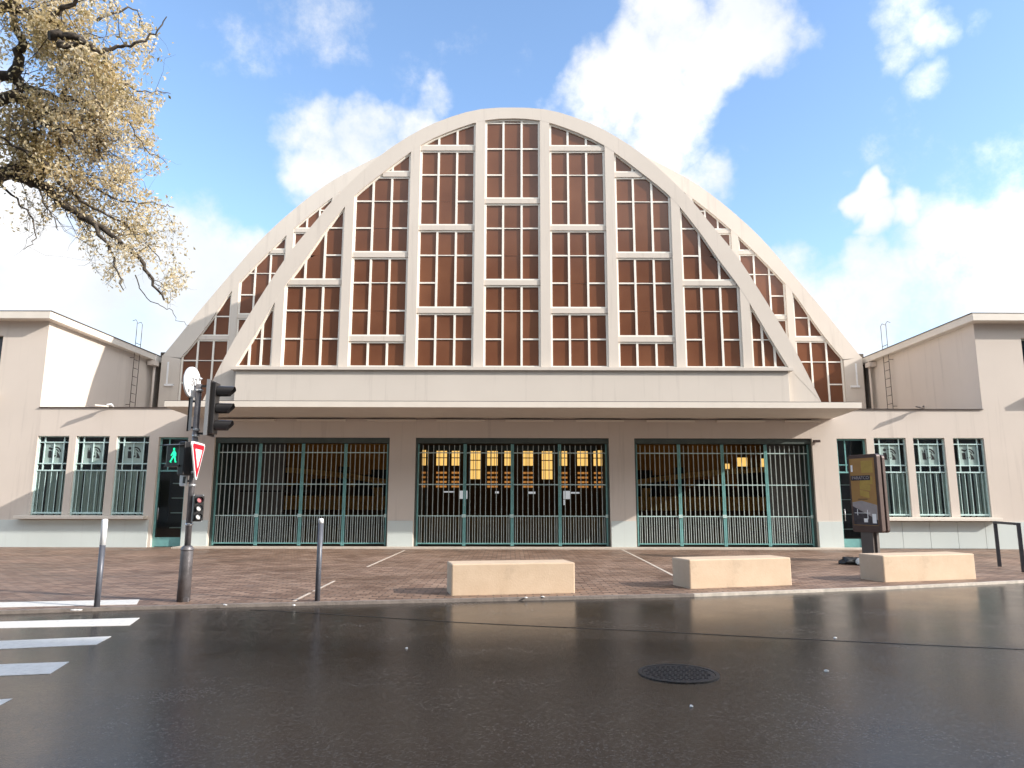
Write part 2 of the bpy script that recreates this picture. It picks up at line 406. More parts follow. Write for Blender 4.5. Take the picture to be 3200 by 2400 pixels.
# pale joints crossing the pavement
mb = MB()
def strip(mb, pts, w, z, h=0.004):
    for a, b in zip(pts, pts[1:]):
        a = Vector(a); b = Vector(b); t = (b-a).normalized(); n = Vector((-t.y, t.x)) * w / 2
        mb.slab([tuple(a-n), tuple(b-n), tuple(b+n), tuple(a+n)], z, z+h)
strip(mb, [(-3.36, 22.8), (-3.38, 17.0)], 0.045, PZ-0.002, 0.006); strip(mb, [(-3.40, 14.0), (-3.36, 12.4)], 0.045, PZ-0.002, 0.006); strip(mb, [(-3.36, 12.2), (-3.33, 11.2)], 0.045, PZ-0.002, 0.006)
strip(mb, [(3.56, 23.3), (3.46, 18.5), (3.34, 14.2)], 0.06, PZ-0.002, 0.006)
struct('paving_joint', mb, M['stone_strip'])
s = 0.9656
mb = MB(); strip(mb, [(x*s, y*s) for x, y in [(-3.9, 11.0), (-3.47, 10.89), (-0.65, 9.91), (0.01, 9.73), (1.73, 9.30), (3.29, 8.84), (4.74, 8.45), (5.69, 8.22), (9, 7.4), (14, 6.0)]], 0.018, RZ-0.001, 0.005)
struct('road_seam', mb, M['tar'])
mb = MB()
for q in ([(-12, 9.1), (-6.85, 9.88), (-5.17, 10.23), (-4.99, 9.62), (-6.55, 9.40), (-12, 8.6)],
          [(-12, 7.6), (-5.92, 8.56), (-4.8, 8.86), (-4.69, 8.36), (-5.61, 8.10), (-12, 7.1)],
          [(-12, 6.2), (-5.07, 7.37), (-4.46, 7.49), (-4.33, 6.99), (-4.76, 6.90), (-12, 5.7)],
          [(-12, 4.7), (-4.17, 6.11), (-4.09, 6.14), (-4.02, 5.72), (-12, 4.3)]):
    mb.slab([(x*s, y*s) for x, y in q], RZ-0.002, RZ+0.004)
struct('zebra_crossing', mb, M['paint'])
mb = MB(); mb.slab([(-12.5, 9.95), (-7.7, 10.97), (-5.75, 11.32), (-5.52, 10.80), (-7.3, 10.48), (-12.5, 9.3)], PZ+0.001, PZ+0.006)
struct('pavement_stripe', mb, M['paint'])
# manhole
def manhole():
    c = Vector((1.53, 6.82, RZ)); t = thing('manhole_cover', c, 'round cast iron manhole cover, wet and worn, sunk in the dark asphalt', 'manhole cover')
    mb = MB(); n = 40
    def ring(r0, r1, z0, z1):
        vs = []
        for k in range(n):
            a = 2*math.pi*k/n
            for r, z in ((r0, z1), (r1, z1), (r1, z0), (r0, z0)): vs.append((c.x + r*math.cos(a), c.y + r*math.sin(a), z))
        fs = []
        for k in range(n):
            j = (k+1) % n
            for e in range(4): fs.append((k*4+e, k*4+(e+1) % 4, j*4+(e+1) % 4, j*4+e))
        mb.add(vs, fs)
    ring(0.33, 0.365, RZ-0.01, RZ+0.009); mb.build('frame', M['iron'], t)
    mb = MB(); mb.slab([(c.x+0.325*math.cos(2*math.pi*k/n), c.y+0.325*math.sin(2*math.pi*k/n)) for k in range(n)], RZ-0.01, RZ+0.006)
    for i in range(-6, 7):
        for j in range(-6, 7):
            x, y = i*0.05+0.012*(j % 2), j*0.05
            if x*x+y*y < 0.088: mb.box(c.x+x-0.016, c.x+x+0.016, c.y+y-0.009, c.y+y+0.009, RZ+0.004, RZ+0.0095)
    mb.build('lid', M['iron'], t)
manhole()

# ------------------------------------------------------------------ market hall
hall = thing('market_hall', (0, D, 0), 'cream concrete market hall with tall arched front of brown glass above a flat canopy', 'market hall')
OUT1 = smooth_curve([(0, 15.95), (1.2, 15.88), (2.3, 15.56), (3.45, 15.02), (4.83, 14.03), (6.25, 12.58), (7.1, 11.45), (7.96, 10.28), (8.65, 9.08), (9.25, 7.98), (9.75, 7.0), (10.2, 6.0), (10.62, 5.0)])
INN1 = smooth_curve([(0, 15.52), (1.1, 15.42), (2.25, 15.02), (3.36, 14.45), (4.83, 13.27), (5.75, 12.42), (6.67, 11.18), (7.33, 10.12), (7.95, 9.2), (8.35, 8.5), (8.95, 7.35), (9.58, 6.2)])
OUT2 = smooth_curve([(0, 19.4), (2.2, 19.2), (4.5, 18.5), (7.0, 17.25), (9.0, 15.98), (11.19, 13.95), (12.76, 11.98), (14.29, 9.94), (15.05, 8.85), (15.66, 8.02)])
INN2 = smooth_curve([(0, 18.75), (2.2, 18.55), (4.5, 17.8), (6.3, 16.95), (8.1, 15.8), (10.25, 13.9), (12.58, 11.3), (13.6, 9.7), (14.2, 8.78), (14.84, 7.94)])
def mirror(c): return [(-x, z) for x, z in c[::-1]] + c[1:]
def resamp(c, ys=None, n=60):
    full = [Vector(p) for p in c]; L_ = [0]
    for a, b in zip(full, full[1:]): L_.append(L_[-1] + (b-a).length)
    out = []
    for i in range(n+1):
        d = L_[-1]*i/n; k = 0
        while k < len(L_)-2 and L_[k+1] < d: k += 1
        t = (d-L_[k])/max(1e-9, L_[k+1]-L_[k]); out.append(tuple(full[k].lerp(full[k+1], t)))
    return out
def band(mb, inn, out, y0, y1, n=56):
    a = resamp(mirror(inn), n=n); b = resamp(mirror(out), n=n)
    vs = []
    for i in range(n+1):
        for (x, z), y in ((a[i], y0), (b[i], y0), (b[i], y1), (a[i], y1)): vs.append((x, y, z))
    fs = []
    for i in range(n):
        for e in range(4):
            fs.append((i*4+e, i*4+(e+1) % 4, (i+1)*4+(e+1) % 4, (i+1)*4+e))
    fs += [(3, 2, 1, 0), (n*4, n*4+1, n*4+2, n*4+3)]
    mb.add(vs, fs)
def vault(mb, out, y0, y1, th, n=56):
    b = resamp(mirror(out), n=n); a = []
    for i in range(n+1):
        p = Vector(b[i]); t = (Vector(b[min(n, i+1)]) - Vector(b[max(0, i-1)])).normalized(); nrm = Vector((-t.y, t.x))
        a.append(tuple(p - nrm*th))
    vs = []
    for i in range(n+1):
        for (x, z), y in ((a[i], y0), (b[i], y0), (b[i], y1), (a[i], y1)): vs.append((x, y, z))
    fs = []
    for i in range(n):
        for e in range(4): fs.append((i*4+e, i*4+(e+1) % 4, (i+1)*4+(e+1) % 4, (i+1)*4+e))
    mb.add(vs, fs)

# arch frames: arched band, pillars and transoms, one concrete piece
B1 = [(-1.0, 1.0, 0), (1.35, 3.36, 1), (3.70, 5.70, 2), (6.02, 8.02, 3), (8.34, 9.56, 4)]
def arch_set(bays, inn, out, y, zsill, zrow, thick, zwin_bottom, hname, sides=(1, -1), zfoot=None):
    fr = MB(); band(fr, inn, out, y, y+0.5)
    mb = fr
    if y < 25:
        for sg in (1, -1): mb.prism([(sg*9.2, 4.66), (sg*10.74, 4.66), (sg*10.60, 5.02), (sg*10.2, 5.98), (sg*9.95, 6.5), (sg*9.60, 6.19), (sg*9.2, 6.10)], y+0.004, y+0.45)
    gaps = sorted({(b1, a2) for (_, b1, _), (a2, _, _) in zip(bays, bays[1:])})
    for (a, b) in gaps:
        for sg in (1, -1):
            mb.prism([(sg*a, zsill), (sg*b, zsill), (sg*b, interp(inn, b)+0.12), (sg*a, interp(inn, a)+0.12)], y+0.003, y+0.42)
    wins = []
    for (a, b, k) in bays:
        for sg in ((1,) if a < 0 else (1, -1)):
            zt = lambda x: interp(inn, x)
            ks = [z for z in thick[k]]
            # transoms
            for z in ks:
                xm = min(b, inv(inn, z+0.09)+0.05)
                if xm <= a: continue
                x0, x1 = (a-0.004 if a >= 0 else a+0.0), xm
                fr.box(*(sorted((sg*(x0-0.02), sg*(x1+0.02)))), y+0.045, y+0.4, z-0.09, z+0.09)
            # glass polygon
            xs = [a+(b-a)*i/8 for i in range(9)]
            top = [(sg*x, zt(x)+0.06) for x in xs]
            poly = [(sg*a, zwin_bottom), (sg*b, zwin_bottom)] + top[::-1]
            if abs(poly[1][1]-poly[2][1]) < 0.1: poly.pop(1)
            g = MB()
            # glass as separate panes with tiny differences of tilt
            cols = [a, a+(b-a)/3, a+2*(b-a)/3, b]
            nrow = int((19.5-zwin_bottom)/1.02)+1
            r0 = math.floor((zwin_bottom-zrow)/1.02)
            for ci in range(3):
                ca, cb = cols[ci], cols[ci+1]
                for ri in range(r0, r0+nrow):
                    za = max(zwin_bottom, zrow+ri*1.02); zb = zrow+(ri+1)*1.02
                    if zb <= zwin_bottom: continue
                    xs_ = [ca, (ca+cb)/2, cb]
                    pl_top = [(x, min(zb, zt(x)+0.05)) for x in xs_]
                    if max(z for _, z in pl_top) <= za+0.02: continue
                    pts = []
                    xi = cb
                    hi = inv(inn, za)
                    if hi < cb and zt(cb)+0.05 < za: xi = max(ca+0.02, hi)
                    pts = [(ca, za), (xi, za)] + [(x, z) for x, z in reversed(pl_top) if z > za+0.001 and x <= xi+0.3]
                    if len(pts) < 3: continue
                    tx, tz = random.gauss(0, 0.007), random.gauss(0, 0.007)
                    cx, cz = (ca+cb)/2, (za+zb)/2
                    vs = [(sg*px, y+0.135+tx*(px-cx)+tz*(pz-cz), pz) for px, pz in pts]
                    f = list(range(len(vs)))
                    g.add(vs, [f if sg > 0 else f[::-1]])
            m = MB()
            w = 0.028
            def vbar(x, z0, ww=w, yy=0.088):
                z1 = zt(x)+0.05
                if z1 > z0+0.05: m.prism([(sg*(x-ww), z0), (sg*(x+ww), z0), (sg*(x+ww), zt(x+ww)+0.05), (sg*(x-ww), zt(x-ww)+0.05)], y+yy, y+0.20)
            vbar(a+0.035, zwin_bottom, 0.035, 0.08); 
            if zt(b) > zwin_bottom+0.1: vbar(b-0.035, zwin_bottom, 0.035, 0.08)
            vbar(cols[1], zwin_bottom, 0.037); vbar(cols[2], zwin_bottom, 0.037)
            def hbar(xa, xb, z, hh=0.026, yy=0.095):
                xm = min(xb, inv(inn, z)+0.03)
                if xa < 0: xm = xb if zt(max(abs(xa), abs(xb))) > z-0.1 else -9
                if xm > xa+0.05: m.box(*(sorted((sg*xa, sg*xm))), y+yy, y+0.198, z-hh, z+hh)
            hbar(a, b, zwin_bottom+0.03, 0.04, 0.082)
            for z in ks:
                hbar(a, b, z+0.115, 0.035, 0.083); hbar(a, b, z-0.115, 0.035, 0.083)
            for ri in range(r0, r0+nrow):
                z = zrow+ri*1.02
                if z < zwin_bottom+0.2 or any(abs(z-t) < 0.3 for t in ks): continue
                hbar(cols[0], cols[1], z); hbar(cols[2], cols[3], z)
                if any(abs(z+1.02-t) < 0.3 for t in ks) or (z+1.02 > max(ks or [0]) and not any(abs(z-1.02-t) < 0.3 for t in ks)): hbar(cols[1], cols[2], z, 0.014)
            # sloping head strip
            for i in range(8):
                xa, xb = xs[i], xs[i+1]
                m.prism([(sg*xa, zt(xa)-0.06), (sg*xb, zt(xb)-0.06), (sg*xb, zt(xb)+0.04), (sg*xa, zt(xa)+0.04)], y+0.079, y+0.196)
            wins.append((g, m))
    f = fr.build(hname, M['cream'], hall)
    for g, m in wins:
        wo = m.build('window', M['mullion'], hall)
        g.build('pane', M['glass'], wo)
    return f
z0 = 6.2
arch_set(B1, INN1, OUT1, D, 6.06, 6.2, {0: [9.26, 12.32], 1: [8.24, 11.3, 14.36], 2: [7.22, 10.28, 13.34], 3: [9.26], 4: []}, 6.2, 'front_arch')
B2 = [(-1.03, 1.03, 0), (1.40, 3.43, 1), (3.75, 5.78, 2), (6.07, 8.07, 3), (8.12+0.26, 10.10, 4), (10.42, 12.45, 5), (12.75, 14.83, 6)]
BY = 31.0
arch_set(B2[3:], INN2, OUT2, BY, 4.6, 8.86, {3: [11.92, 14.98], 4: [10.92, 13.98], 5: [9.88, 12.96], 6: [8.88]}, 5.2, 'rear_arch')
mb = MB(); mb.box(-6.2, 6.2, BY+0.05, BY+0.4, 4.6, 17.2); mb.build('rear_wall_centre', M['wall'], hall)
# shoulders of the rear arch
for sg in (1, -1):
    mb = MB()
    mb.prism([(sg*14.84, 4.6), (sg*15.68, 4.6), (sg*15.68, 8.05), (sg*14.84, 7.90)], BY+0.004, BY+0.5)
    mb.m = 1
    mb.box(*sorted((sg*15.33, sg*15.40)), BY-0.02, BY+0.02, 6.75, 7.75); mb.box(*sorted((sg*15.05, sg*15.45)), BY-0.06, BY+0.03, 6.66, 6.75)
    mb.m = 0
    mb.build('arch_shoulder', [M['cream'], M['white']], hall)
# vaulted roofs
mb = MB(); vault(mb, OUT1, D+0.49, BY+0.1, 0.30)
mb.build('front_vault', M['cream'], hall)
mb = MB(); vault(mb, [(x, z-0.03) for x, z in OUT2], BY+0.49, 92, 0.3)
mb.build('main_vault', M['cream'], hall)
mb = MB()
for sg in (1, -1):
    p0 = sg*9.55
    for (x, y) in ((7.15, 15.0),): pass
# parapet box, ledge
mb = MB(); mb.box(-9.46, 9.46, D-0.22, D-0.002, 4.70, 6.04); mb.build('parapet', M['cream'], hall, bevel=0.01)
mb = MB(); mb.box(-9.60, 9.60, D-0.33, D-0.004, 6.04, 6.16); mb.build('ledge', M['cream'], hall, bevel=0.01)
# canopy
mb = MB()
mb.slab([(-10.58, 21.3), (10.64, 21.3), (10.94, D-0.003), (-10.90, D-0.003)], 4.44, 4.62)
mb.build('canopy', M['cream_trim'], hall, bevel=0.006)
mb = MB(); mb.slab([(-10.58, 21.302), (10.64, 21.302), (10.95, D-0.23), (-10.92, D-0.23)], 4.622, 4.636)
mb.build('canopy_flashing', M['dark_line'], hall)
mb = MB(); pts = []
for i in range(60):
    x = -10.2+20.4*i/59; pts.append((x, D-0.05, 4.405-0.016*abs(math.sin(i*0.42))))
mb.tube(pts, 0.012, 6); mb.build('cable', M['dark_line'], hall)
tl = MB(); tl.box(-0.78, 0.78, D-0.09, D-0.004, 4.28, 4.33)
t0 = None
for i, x in enumerate([-8.9, -6.5, -4.1, -1.75, 0.6, 3.0, 5.4, 7.8, 9.9]):
    m2 = MB(); hw = 0.82 if abs(x) < 9.5 else 0.6
    m2.box(x-hw, x+hw, D-0.10, D-0.004, 4.31, 4.37); m2.build('tube_light', M['cream_trim'], hall)

# front wall with openings
GATES = [(-10.10, -4.15), (-3.27, 3.30), (4.16, 10.20)]
DOORS = [(-12.00, -11.00), (11.04, 12.05)]
WINL = [(-16.12, -15.05), (-14.81, -13.68), (-13.43, -12.32)]
WINR = [(12.30, 13.39), (13.64, 14.71), (15.00, 16.05)]
holes = [(a, b, 0.0, 3.76) for a, b in GATES+DOORS] + [(a, b, 1.14, 3.79) for a, b in WINL+WINR]
mb = MB(); wall_holes(mb, -16.17, 16.12, 0.0, 4.76, holes, D, D+0.36)
mb.box(-16.15, -10.2, D+0.01, BY+0.2, 4.5, 4.74); mb.box(10.2, 16.10, D+0.01, BY+0.2, 4.5, 4.74)
mb.build('front_wall', M['wall'], hall)
mb = MB(); mb.box(-16.17, -10.95, D-0.05, D+0.1, 4.761, 4.782); mb.build('coping', M['dark_line'], hall); mb = MB(); mb.box(10.98, 16.12, D-0.05, D+0.1, 4.761, 4.782); mb.build('coping', M['dark_line'], hall)
# plinth sits 6 cm proud
mb = MB()
for a, b in [(-16.17, -12.10), (-10.98, -10.12), (-4.13, -3.29), (3.32, 4.14), (10.22, 11.02)]:
    mb = MB(); mb.box(a, b, D-0.04, D-0.001, 0.1, 0.985); mb.build('plinth', M['plinth'], hall)
x = 12.07
while x < 16.1:
    x2 = min(x+0.92, 16.12); mb = MB(); mb.box(x+0.006, x2-0.006, D-0.04, D-0.001, 0.12, 0.985); mb.build('plinth_panel', M['plinth'], hall); x = x2
# window ledges
for a, b in ((-16.45, -12.15), (12.10, 16.20)):
    mb = MB(); mb.box(a, b, D-0.30, D-0.002, 1.02, 1.125); mb.build('window_ledge', M['cream_trim'], hall, bevel=0.01)

def emblem(mb, x0, z0, w, y, style):
    """two-tone roundel lettering seen on the window film; local units 0..225 across, 0..200 down"""
    k = w/225.0
    X = lambda px: x0+px*k
    Z = lambda pz: z0-pz*k
    def poly(pts): mb.prism([(X(px), Z(pz)) for px, pz in pts], y-0.004, y)
    def disc(cx, cz, r): poly([(cx+r*math.cos(2*math.pi*i/14), cz+r*math.sin(2*math.pi*i/14)) for i in range(14)])
    if style == 0: disc(28, 28, 26)
    elif style == 1: poly([(0, 20), (8, 20), (8, 60), (40, 60), (40, 20), (50, 20), (50, 70), (0, 70)])
    else: poly([(0, 10), (55, 30), (90, 22), (90, 34), (50, 60), (0, 40)])
    poly([(0, 78), (52, 78), (60, 120), (60, 160), (66, 190), (70, 200), (14, 200), (2, 188)])
    # "e" core
    poly([(84, 92), (120, 92), (120, 102), (84, 102)]); poly([(84, 116), (126, 116), (126, 124), (84, 124)])
    poly([(82, 152), (138, 150), (136, 170), (124, 184), (98, 186), (86, 176)])
    # arcs
    def arc(cx, cz, r0, r1, a0, a1, n=9):
        pts = [(cx+r1*math.cos(R(a0+(a1-a0)*i/n)), cz+r1*math.sin(R(a0+(a1-a0)*i/n))) for i in range(n+1)]
        pts += [(cx+r0*math.cos(R(a1-(a1-a0)*i/n)), cz+r0*math.sin(R(a1-(a1-a0)*i/n))) for i in range(n+1)]
        for i in range(n):
            poly([pts[i], pts[i+1], pts[2*n-i], pts[2*n+1-i]])
    arc(120, 105, 82, 104, -115, -5); arc(120, 110, 52, 68, -80, -15)
    poly([(148, 92), (180, 120), (208, 168), (212, 200), (152, 200), (160, 160)])
def shop_window(a, b, sunny, style):
    y = D+0.07
    w = MB(); z0, z1 = 1.14, 3.79
    fr = lambda f: a+(b-a)*f
    for f in (0.018, 0.982): w.box(fr(f)-0.022, fr(f)+0.022, y, y+0.05, z0, z1)
    w.box(a, b, y+0.001, y+0.051, z0+0.05, z0+0.10); w.box(a, b, y+0.001, y+0.051, z1-0.03, z1)
    for z, h in ((3.58, 0.018), (2.86, 0.018), (2.63, 0.022)): w.box(a, b, y+0.002, y+0.045, z-h, z+h)
    for f in (0.2, 0.81): w.box(fr(f)-0.016, fr(f)+0.016, y+0.003, y+0.044, 2.63, z1)
    w.box(fr(0.5)-0.010, fr(0.5)+0.010, y+0.003, y+0.044, 2.63, 3.56)
    for f in (0.14, 0.32, 0.5, 0.68, 0.86):
        w.box(fr(f)-0.0085, fr(f)+0.0085, y+0.02, y+0.03, 1.2, 2.63)
    wo = w.build('shop_window', M['green_light'], hall)
    g = MB(); g.add([(a, y+0.055, z0), (b, y+0.055, z0), (b, y+0.055, z1), (a, y+0.055, z1)], [(0, 1, 2, 3)]); g.build('pane', M['pane'], wo)
    bl = MB()
    xx = a+0.02; i = 0
    random.seed(int(abs(a)*100))
    while xx < b-0.05:
        ww = random.uniform(0.10, 0.2); bl.box(xx, min(b, xx+ww), y+0.064+0.008*(i % 2), y+0.068+0.008*(i % 2), z0, 2.62); xx += ww+random.choice((0.01, 0.02, 0.07, 0.09)); i += 1
    bl.build('blind', M['blind'], wo)
    fm = MB(); fm.box(fr(0.22), fr(0.80), y+0.0515, y+0.0535, 2.88, 3.56); fm.build('window_film', M['frost'], wo)
    e = MB(); emblem(e, fr(0.32), 3.44, 0.40*(b-a), y+0.0505, style); e.build('emblem', M['black'], wo)
    bx = MB(); bx.box(a-0.05, b+0.05, D+1.6, D+1.65, z0-0.2, z1+0.1); bx.build('room_back', M['inside'], wo)
for i, (a, b) in enumerate(WINL): shop_window(a, b, False, 2-i)
for i, (a, b) in enumerate(WINR): shop_window(a, b, True, i)
for a, b in DOORS:
    y = D+0.12; w = MB()
    w.box(a, a+0.07, y, y+0.06, 0.1, 3.76); w.box(b-0.07, b, y, y+0.06, 0.1, 3.76)
    w.box(a+0.07, b-0.07, y, y+0.05, 0.12, 0.42); w.box(a+0.07, b-0.07, y, y+0.05, 3.70, 3.76)
    w.box(a+0.07, b-0.07, y, y+0.045, 2.60, 2.65); w.box(a+0.07, b-0.07, y+0.002, y+0.045, 2.86, 2.89)
    w.box(a+0.30, a+0.34, y, y+0.05, 2.65, 3.70)
    o = w.build('door', M['green'], hall)
    g = MB(); g.add([(a+0.07, y+0.02, 0.42), (b-0.07, y+0.02, 0.42), (b-0.07, y+0.02, 3.70), (a+0.07, y+0.02, 3.70)], [(0, 1, 2, 3)]); g.build('pane', M['pane'], o)
    h = MB(); h.tube([(a+0.14, y-0.04, 1.0), (a+0.14, y-0.04, 1.4)], 0.012, 8); h.build('handle', M['alu'], o)
    sh = MB()
    for z in (0.7, 1.2, 1.7, 2.2): sh.box(a+0.3, b-0.08, y+0.5, y+0.8, z, z+0.03)
    sh.build('shelf', M['blind'], o)
    bx = MB(); bx.box(a-0.1, b+0.1, D+1.6, D+1.65, 0.1, 3.9); bx.build('room_back', M['inside'], o)

# steel gates : four leaves in each opening
def rod(mb, x, y, z0, z1, r=0.011): mb.box(x-r, x+r, y-r, y+r, z0, z1)
for gi, (a, b) in enumerate(GATES):
    gy = D+0.20
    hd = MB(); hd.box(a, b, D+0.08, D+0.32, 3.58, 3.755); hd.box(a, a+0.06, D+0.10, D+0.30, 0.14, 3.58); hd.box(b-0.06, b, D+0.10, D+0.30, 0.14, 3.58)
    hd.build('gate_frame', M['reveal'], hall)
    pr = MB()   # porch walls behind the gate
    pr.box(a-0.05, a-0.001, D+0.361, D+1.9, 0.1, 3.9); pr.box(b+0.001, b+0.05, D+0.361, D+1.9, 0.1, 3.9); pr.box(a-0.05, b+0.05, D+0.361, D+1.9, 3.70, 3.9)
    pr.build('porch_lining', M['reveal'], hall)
    n = 4; w = (b-a-0.12)/n
    for k in range(n):
        x0 = a+0.06+k*w; x1 = x0+w
        f = MB()
        for xx in (x0+0.028, x1-0.028): rod(f, xx, gy, PZ+0.06, 3.56, 0.024)
        f.box(x0+0.052, x1-0.052, gy-0.02, gy+0.02, 0.215, 0.255)
        leaf = f.build('gate_leaf', M['green'], hall)
        rl = MB()
        for z in (3.26, 2.19, 1.14): rl.box(x0+0.05, x1-0.05, gy-0.017, gy+0.017, z-0.016, z+0.016)
        rl.build('gate_rail', M['green_light'], leaf)
        br = MB(); nb = 9
        for i in range(1, nb): rod(br, x0+w*i/nb, gy-0.001, 0.25, 3.52, 0.0115)
        for i in range(nb): rod(br, x0+0.02+(w-0.04)*(i+0.5)/nb, gy+0.001, 0.25, 1.14, 0.0095)
        br.build('bars', M['greenbar'], leaf)
        if k in (0, 1, 3):
            lk = MB(); lk.box(x1-0.08, x1+0.05, gy-0.05, gy-0.026, 1.09, 1.2); lk.build('lock', M['green_light'], leaf)
mb = MB(); mb.box(10.21, 10.42, D-0.16, D-0.04, 3.62, 3.70); mb.tube([(10.35, D-0.1, 3.66), (10.35, D+0.001, 3.66)], 0.03, 8); mb.build('gate_sensor', M['panelcase'], hall)
mb = MB(); mb.box(-9.9, -7.2, D+1.95, D+1.98, 1.95, 2.0); mb.build('handrail', M['black'], hall)
mb = MB(); mb.box(-10.1, -8.3, D+2.0, D+2.1, 0.11, 3.7); mb.build('porch_wall', M['porch'], hall)
mb = MB(); mb.box(9.0, 10.2, D+1.0, D+1.1, 0.11, 3.7); mb.build('porch_wall', M['porch'], hall)

# interior: floor, galleries, distant lit glazing
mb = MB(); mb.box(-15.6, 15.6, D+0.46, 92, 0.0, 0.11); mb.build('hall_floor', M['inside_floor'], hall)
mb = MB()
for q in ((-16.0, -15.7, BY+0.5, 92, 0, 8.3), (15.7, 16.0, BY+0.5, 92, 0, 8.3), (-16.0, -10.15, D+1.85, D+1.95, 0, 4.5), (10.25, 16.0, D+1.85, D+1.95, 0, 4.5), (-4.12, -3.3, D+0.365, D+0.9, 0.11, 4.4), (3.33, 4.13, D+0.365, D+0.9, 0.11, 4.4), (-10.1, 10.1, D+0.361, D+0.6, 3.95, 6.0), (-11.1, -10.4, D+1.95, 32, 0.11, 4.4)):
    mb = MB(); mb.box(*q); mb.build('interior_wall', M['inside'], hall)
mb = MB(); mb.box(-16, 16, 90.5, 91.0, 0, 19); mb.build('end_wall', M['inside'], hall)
EY = 74.0
mb = MB()
def amber_panel(mb, x0, x1, z0, z1, y): mb.box(x0, x1, y, y+0.05, z0, z1)
gl = MB(); gd = MB(); bk = MB()
random.seed(3)
xs = [-11.3, -10.1, -8.7, -7.3, -5.7, -4.3, -2.0, -0.9, 1.0, 2.5, 4.0, 5.6, 7.2, 8.6]
for i, x in enumerate([-11.2, -9.9, -7.9, -6.3, -4.4, -2.6, -0.8, 1.1, 3.1, 4.9, 6.8, 8.5, 10.1]):
    wd = 1.15 if i % 3 else 0.9
    full = i in (0, 4, 8, 12)
    z0_, z1_ = (3.9, 6.9) if full else (5.3, 7.0)
    cols_ = 3; gl = MB(); gd = MB()
    for c in range(cols_):
        for r in range(3 if full else 2):
            hh = (z1_-z0_)/(3 if full else 2)
            gl.box(x+c*wd/cols_+0.03, x+(c+1)*wd/cols_-0.03, EY, EY+0.05, z0_+r*hh+0.06, z0_+(r+1)*hh-0.04)
    gl.m = 1; gl.box(x, x+wd, EY+0.045, EY+0.07, z0_, z1_)
    gl.build('end_window', [M['amber'], M['inside_floor']], hall)
    if not full:
        for r in range(4):
            for c in range(3):
                gd.box(x+0.05+c*wd/3, x+(c+1)*wd/3-0.02, EY, EY+0.05, 3.1+r*0.47, 3.1+r*0.47+0.2)
        gd.build('louvre_slat', M['amber_dim'], hall)

mb = MB(); mb.box(-12.5, -11.5, EY+0.3, EY+0.6, 0, 9); mb.box(-12.5, 12.5, EY+0.1, EY+0.3, 0, 9.0); mb.build('end_screen', M['inside'], hall)
# galleries with arched fronts seen through the side gates
def gallery(sg):
    mb = MB(); pts = []
    for i in range(13):
        t = i/12; x = 14.5-9.5*t; z = 3.25-0.9*t*t
        pts.append((x, z))
    for (xa, za), (xb, zb) in zip(pts, pts[1:]):
        mb.prism([(sg*xa, za-0.12), (sg*xb, zb-0.12), (sg*xb, zb+0.14), (sg*xa, za+0.14)], 35.0, 35.5)
    pass
    mb.prism([(sg*6.4, 2.3), (sg*6.9, 2.3), (sg*6.4, 1.2)], 35.05, 35.4)
    mb.box(*sorted((sg*14, sg*5.2)), 36.5, 36.7, 1.2, 1.9)
    mb.build('gallery', M['ochre_beam'], hall)
    wn = MB()
    if sg > 0:
        for (xa, xb, za, zb) in ((12.9, 13.5, 3.65, 4.15), (13.6, 14.0, 3.4, 4.25), (14.1, 14.5, 3.45, 4.1), (14.6, 15.1, 3.4, 3.8), (12.2, 12.45, 3.5, 3.8)):
            wn = MB(); wn.box(xa, xb, 40.6, 40.62, za, zb); wn.build('side_glazing', M['amber'], hall)
    for k in range(5):      # unseen glowing panels under the vault, added to light the gallery
        wn = MB(); ya = 33+k*7.5
        q = [(sg*14.2, ya, 8.6), (sg*14.2, ya+6, 8.6), (sg*10.6, ya+6, 13.0), (sg*10.6, ya, 13.0)]
        wn.add(q+[(x-sg*0.05, y, z-0.05) for x, y, z in q], [(0,1,2,3), (7,6,5,4), (0,4,5,1), (1,5,6,2), (2,6,7,3), (3,7,4,0)])
        wn.build('vault_fill_panel', M['amber_fill'], hall)
    pass
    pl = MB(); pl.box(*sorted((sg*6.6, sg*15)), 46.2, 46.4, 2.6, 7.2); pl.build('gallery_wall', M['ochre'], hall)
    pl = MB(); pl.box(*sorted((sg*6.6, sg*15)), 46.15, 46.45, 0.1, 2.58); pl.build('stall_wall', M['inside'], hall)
    for x in (5.4, 9, 13):
        pl = MB(); pl.prism([(sg*x, 0.1), (sg*(x+0.4), 0.1), (sg*(x+0.9), 7.0), (sg*(x+0.2), 7.0)], 39, 39.5); pl.build('rib', M['ochre'], hall)
    random.seed(5)
    for i in range(9):
        x = 5+i*1.15+random.uniform(-.2, .2); hh = random.uniform(0.25, 1.2); pl = MB(); pl.box(*sorted((sg*x, sg*(x+random.uniform(.4, 1.0)))), 36.8, 37.4, 1.9, 2.3+hh); pl.build('stall_sign', M['inside_floor'], hall)
gallery(1); gallery(-1)
mb = MB()
for x, z, w_, h_ in ((-2.55, 1.95, 0.42, 0.05), (-1.95, 1.72, 0.3, 0.3), (-1.80, 1.45, 0.08, 0.28), (-0.62, 1.92, 0.14, 0.08), (0.62, 1.91, 0.26, 0.08), (1.92, 1.72, 0.26, 0.3), (2.18, 1.92, 0.34, 0.06), (1.92, 1.5, 0.06, 0.2)):
    mb = MB(); mb.box(x, x+w_, 26.6, 26.61, z, z+h_); mb.build('door_notice', M['sheet'], hall)
mb = MB()
for x in (-3.2, -1.6, 0.0, 1.6, 3.2): mb.box(x-0.03, x+0.03, 26.62, 26.68, 0.11, 3.7)
mb.box(-3.2, 3.2, 26.62, 26.66, 3.5, 3.7)
mb.build('inner_door_frame', M['reveal'], hall)

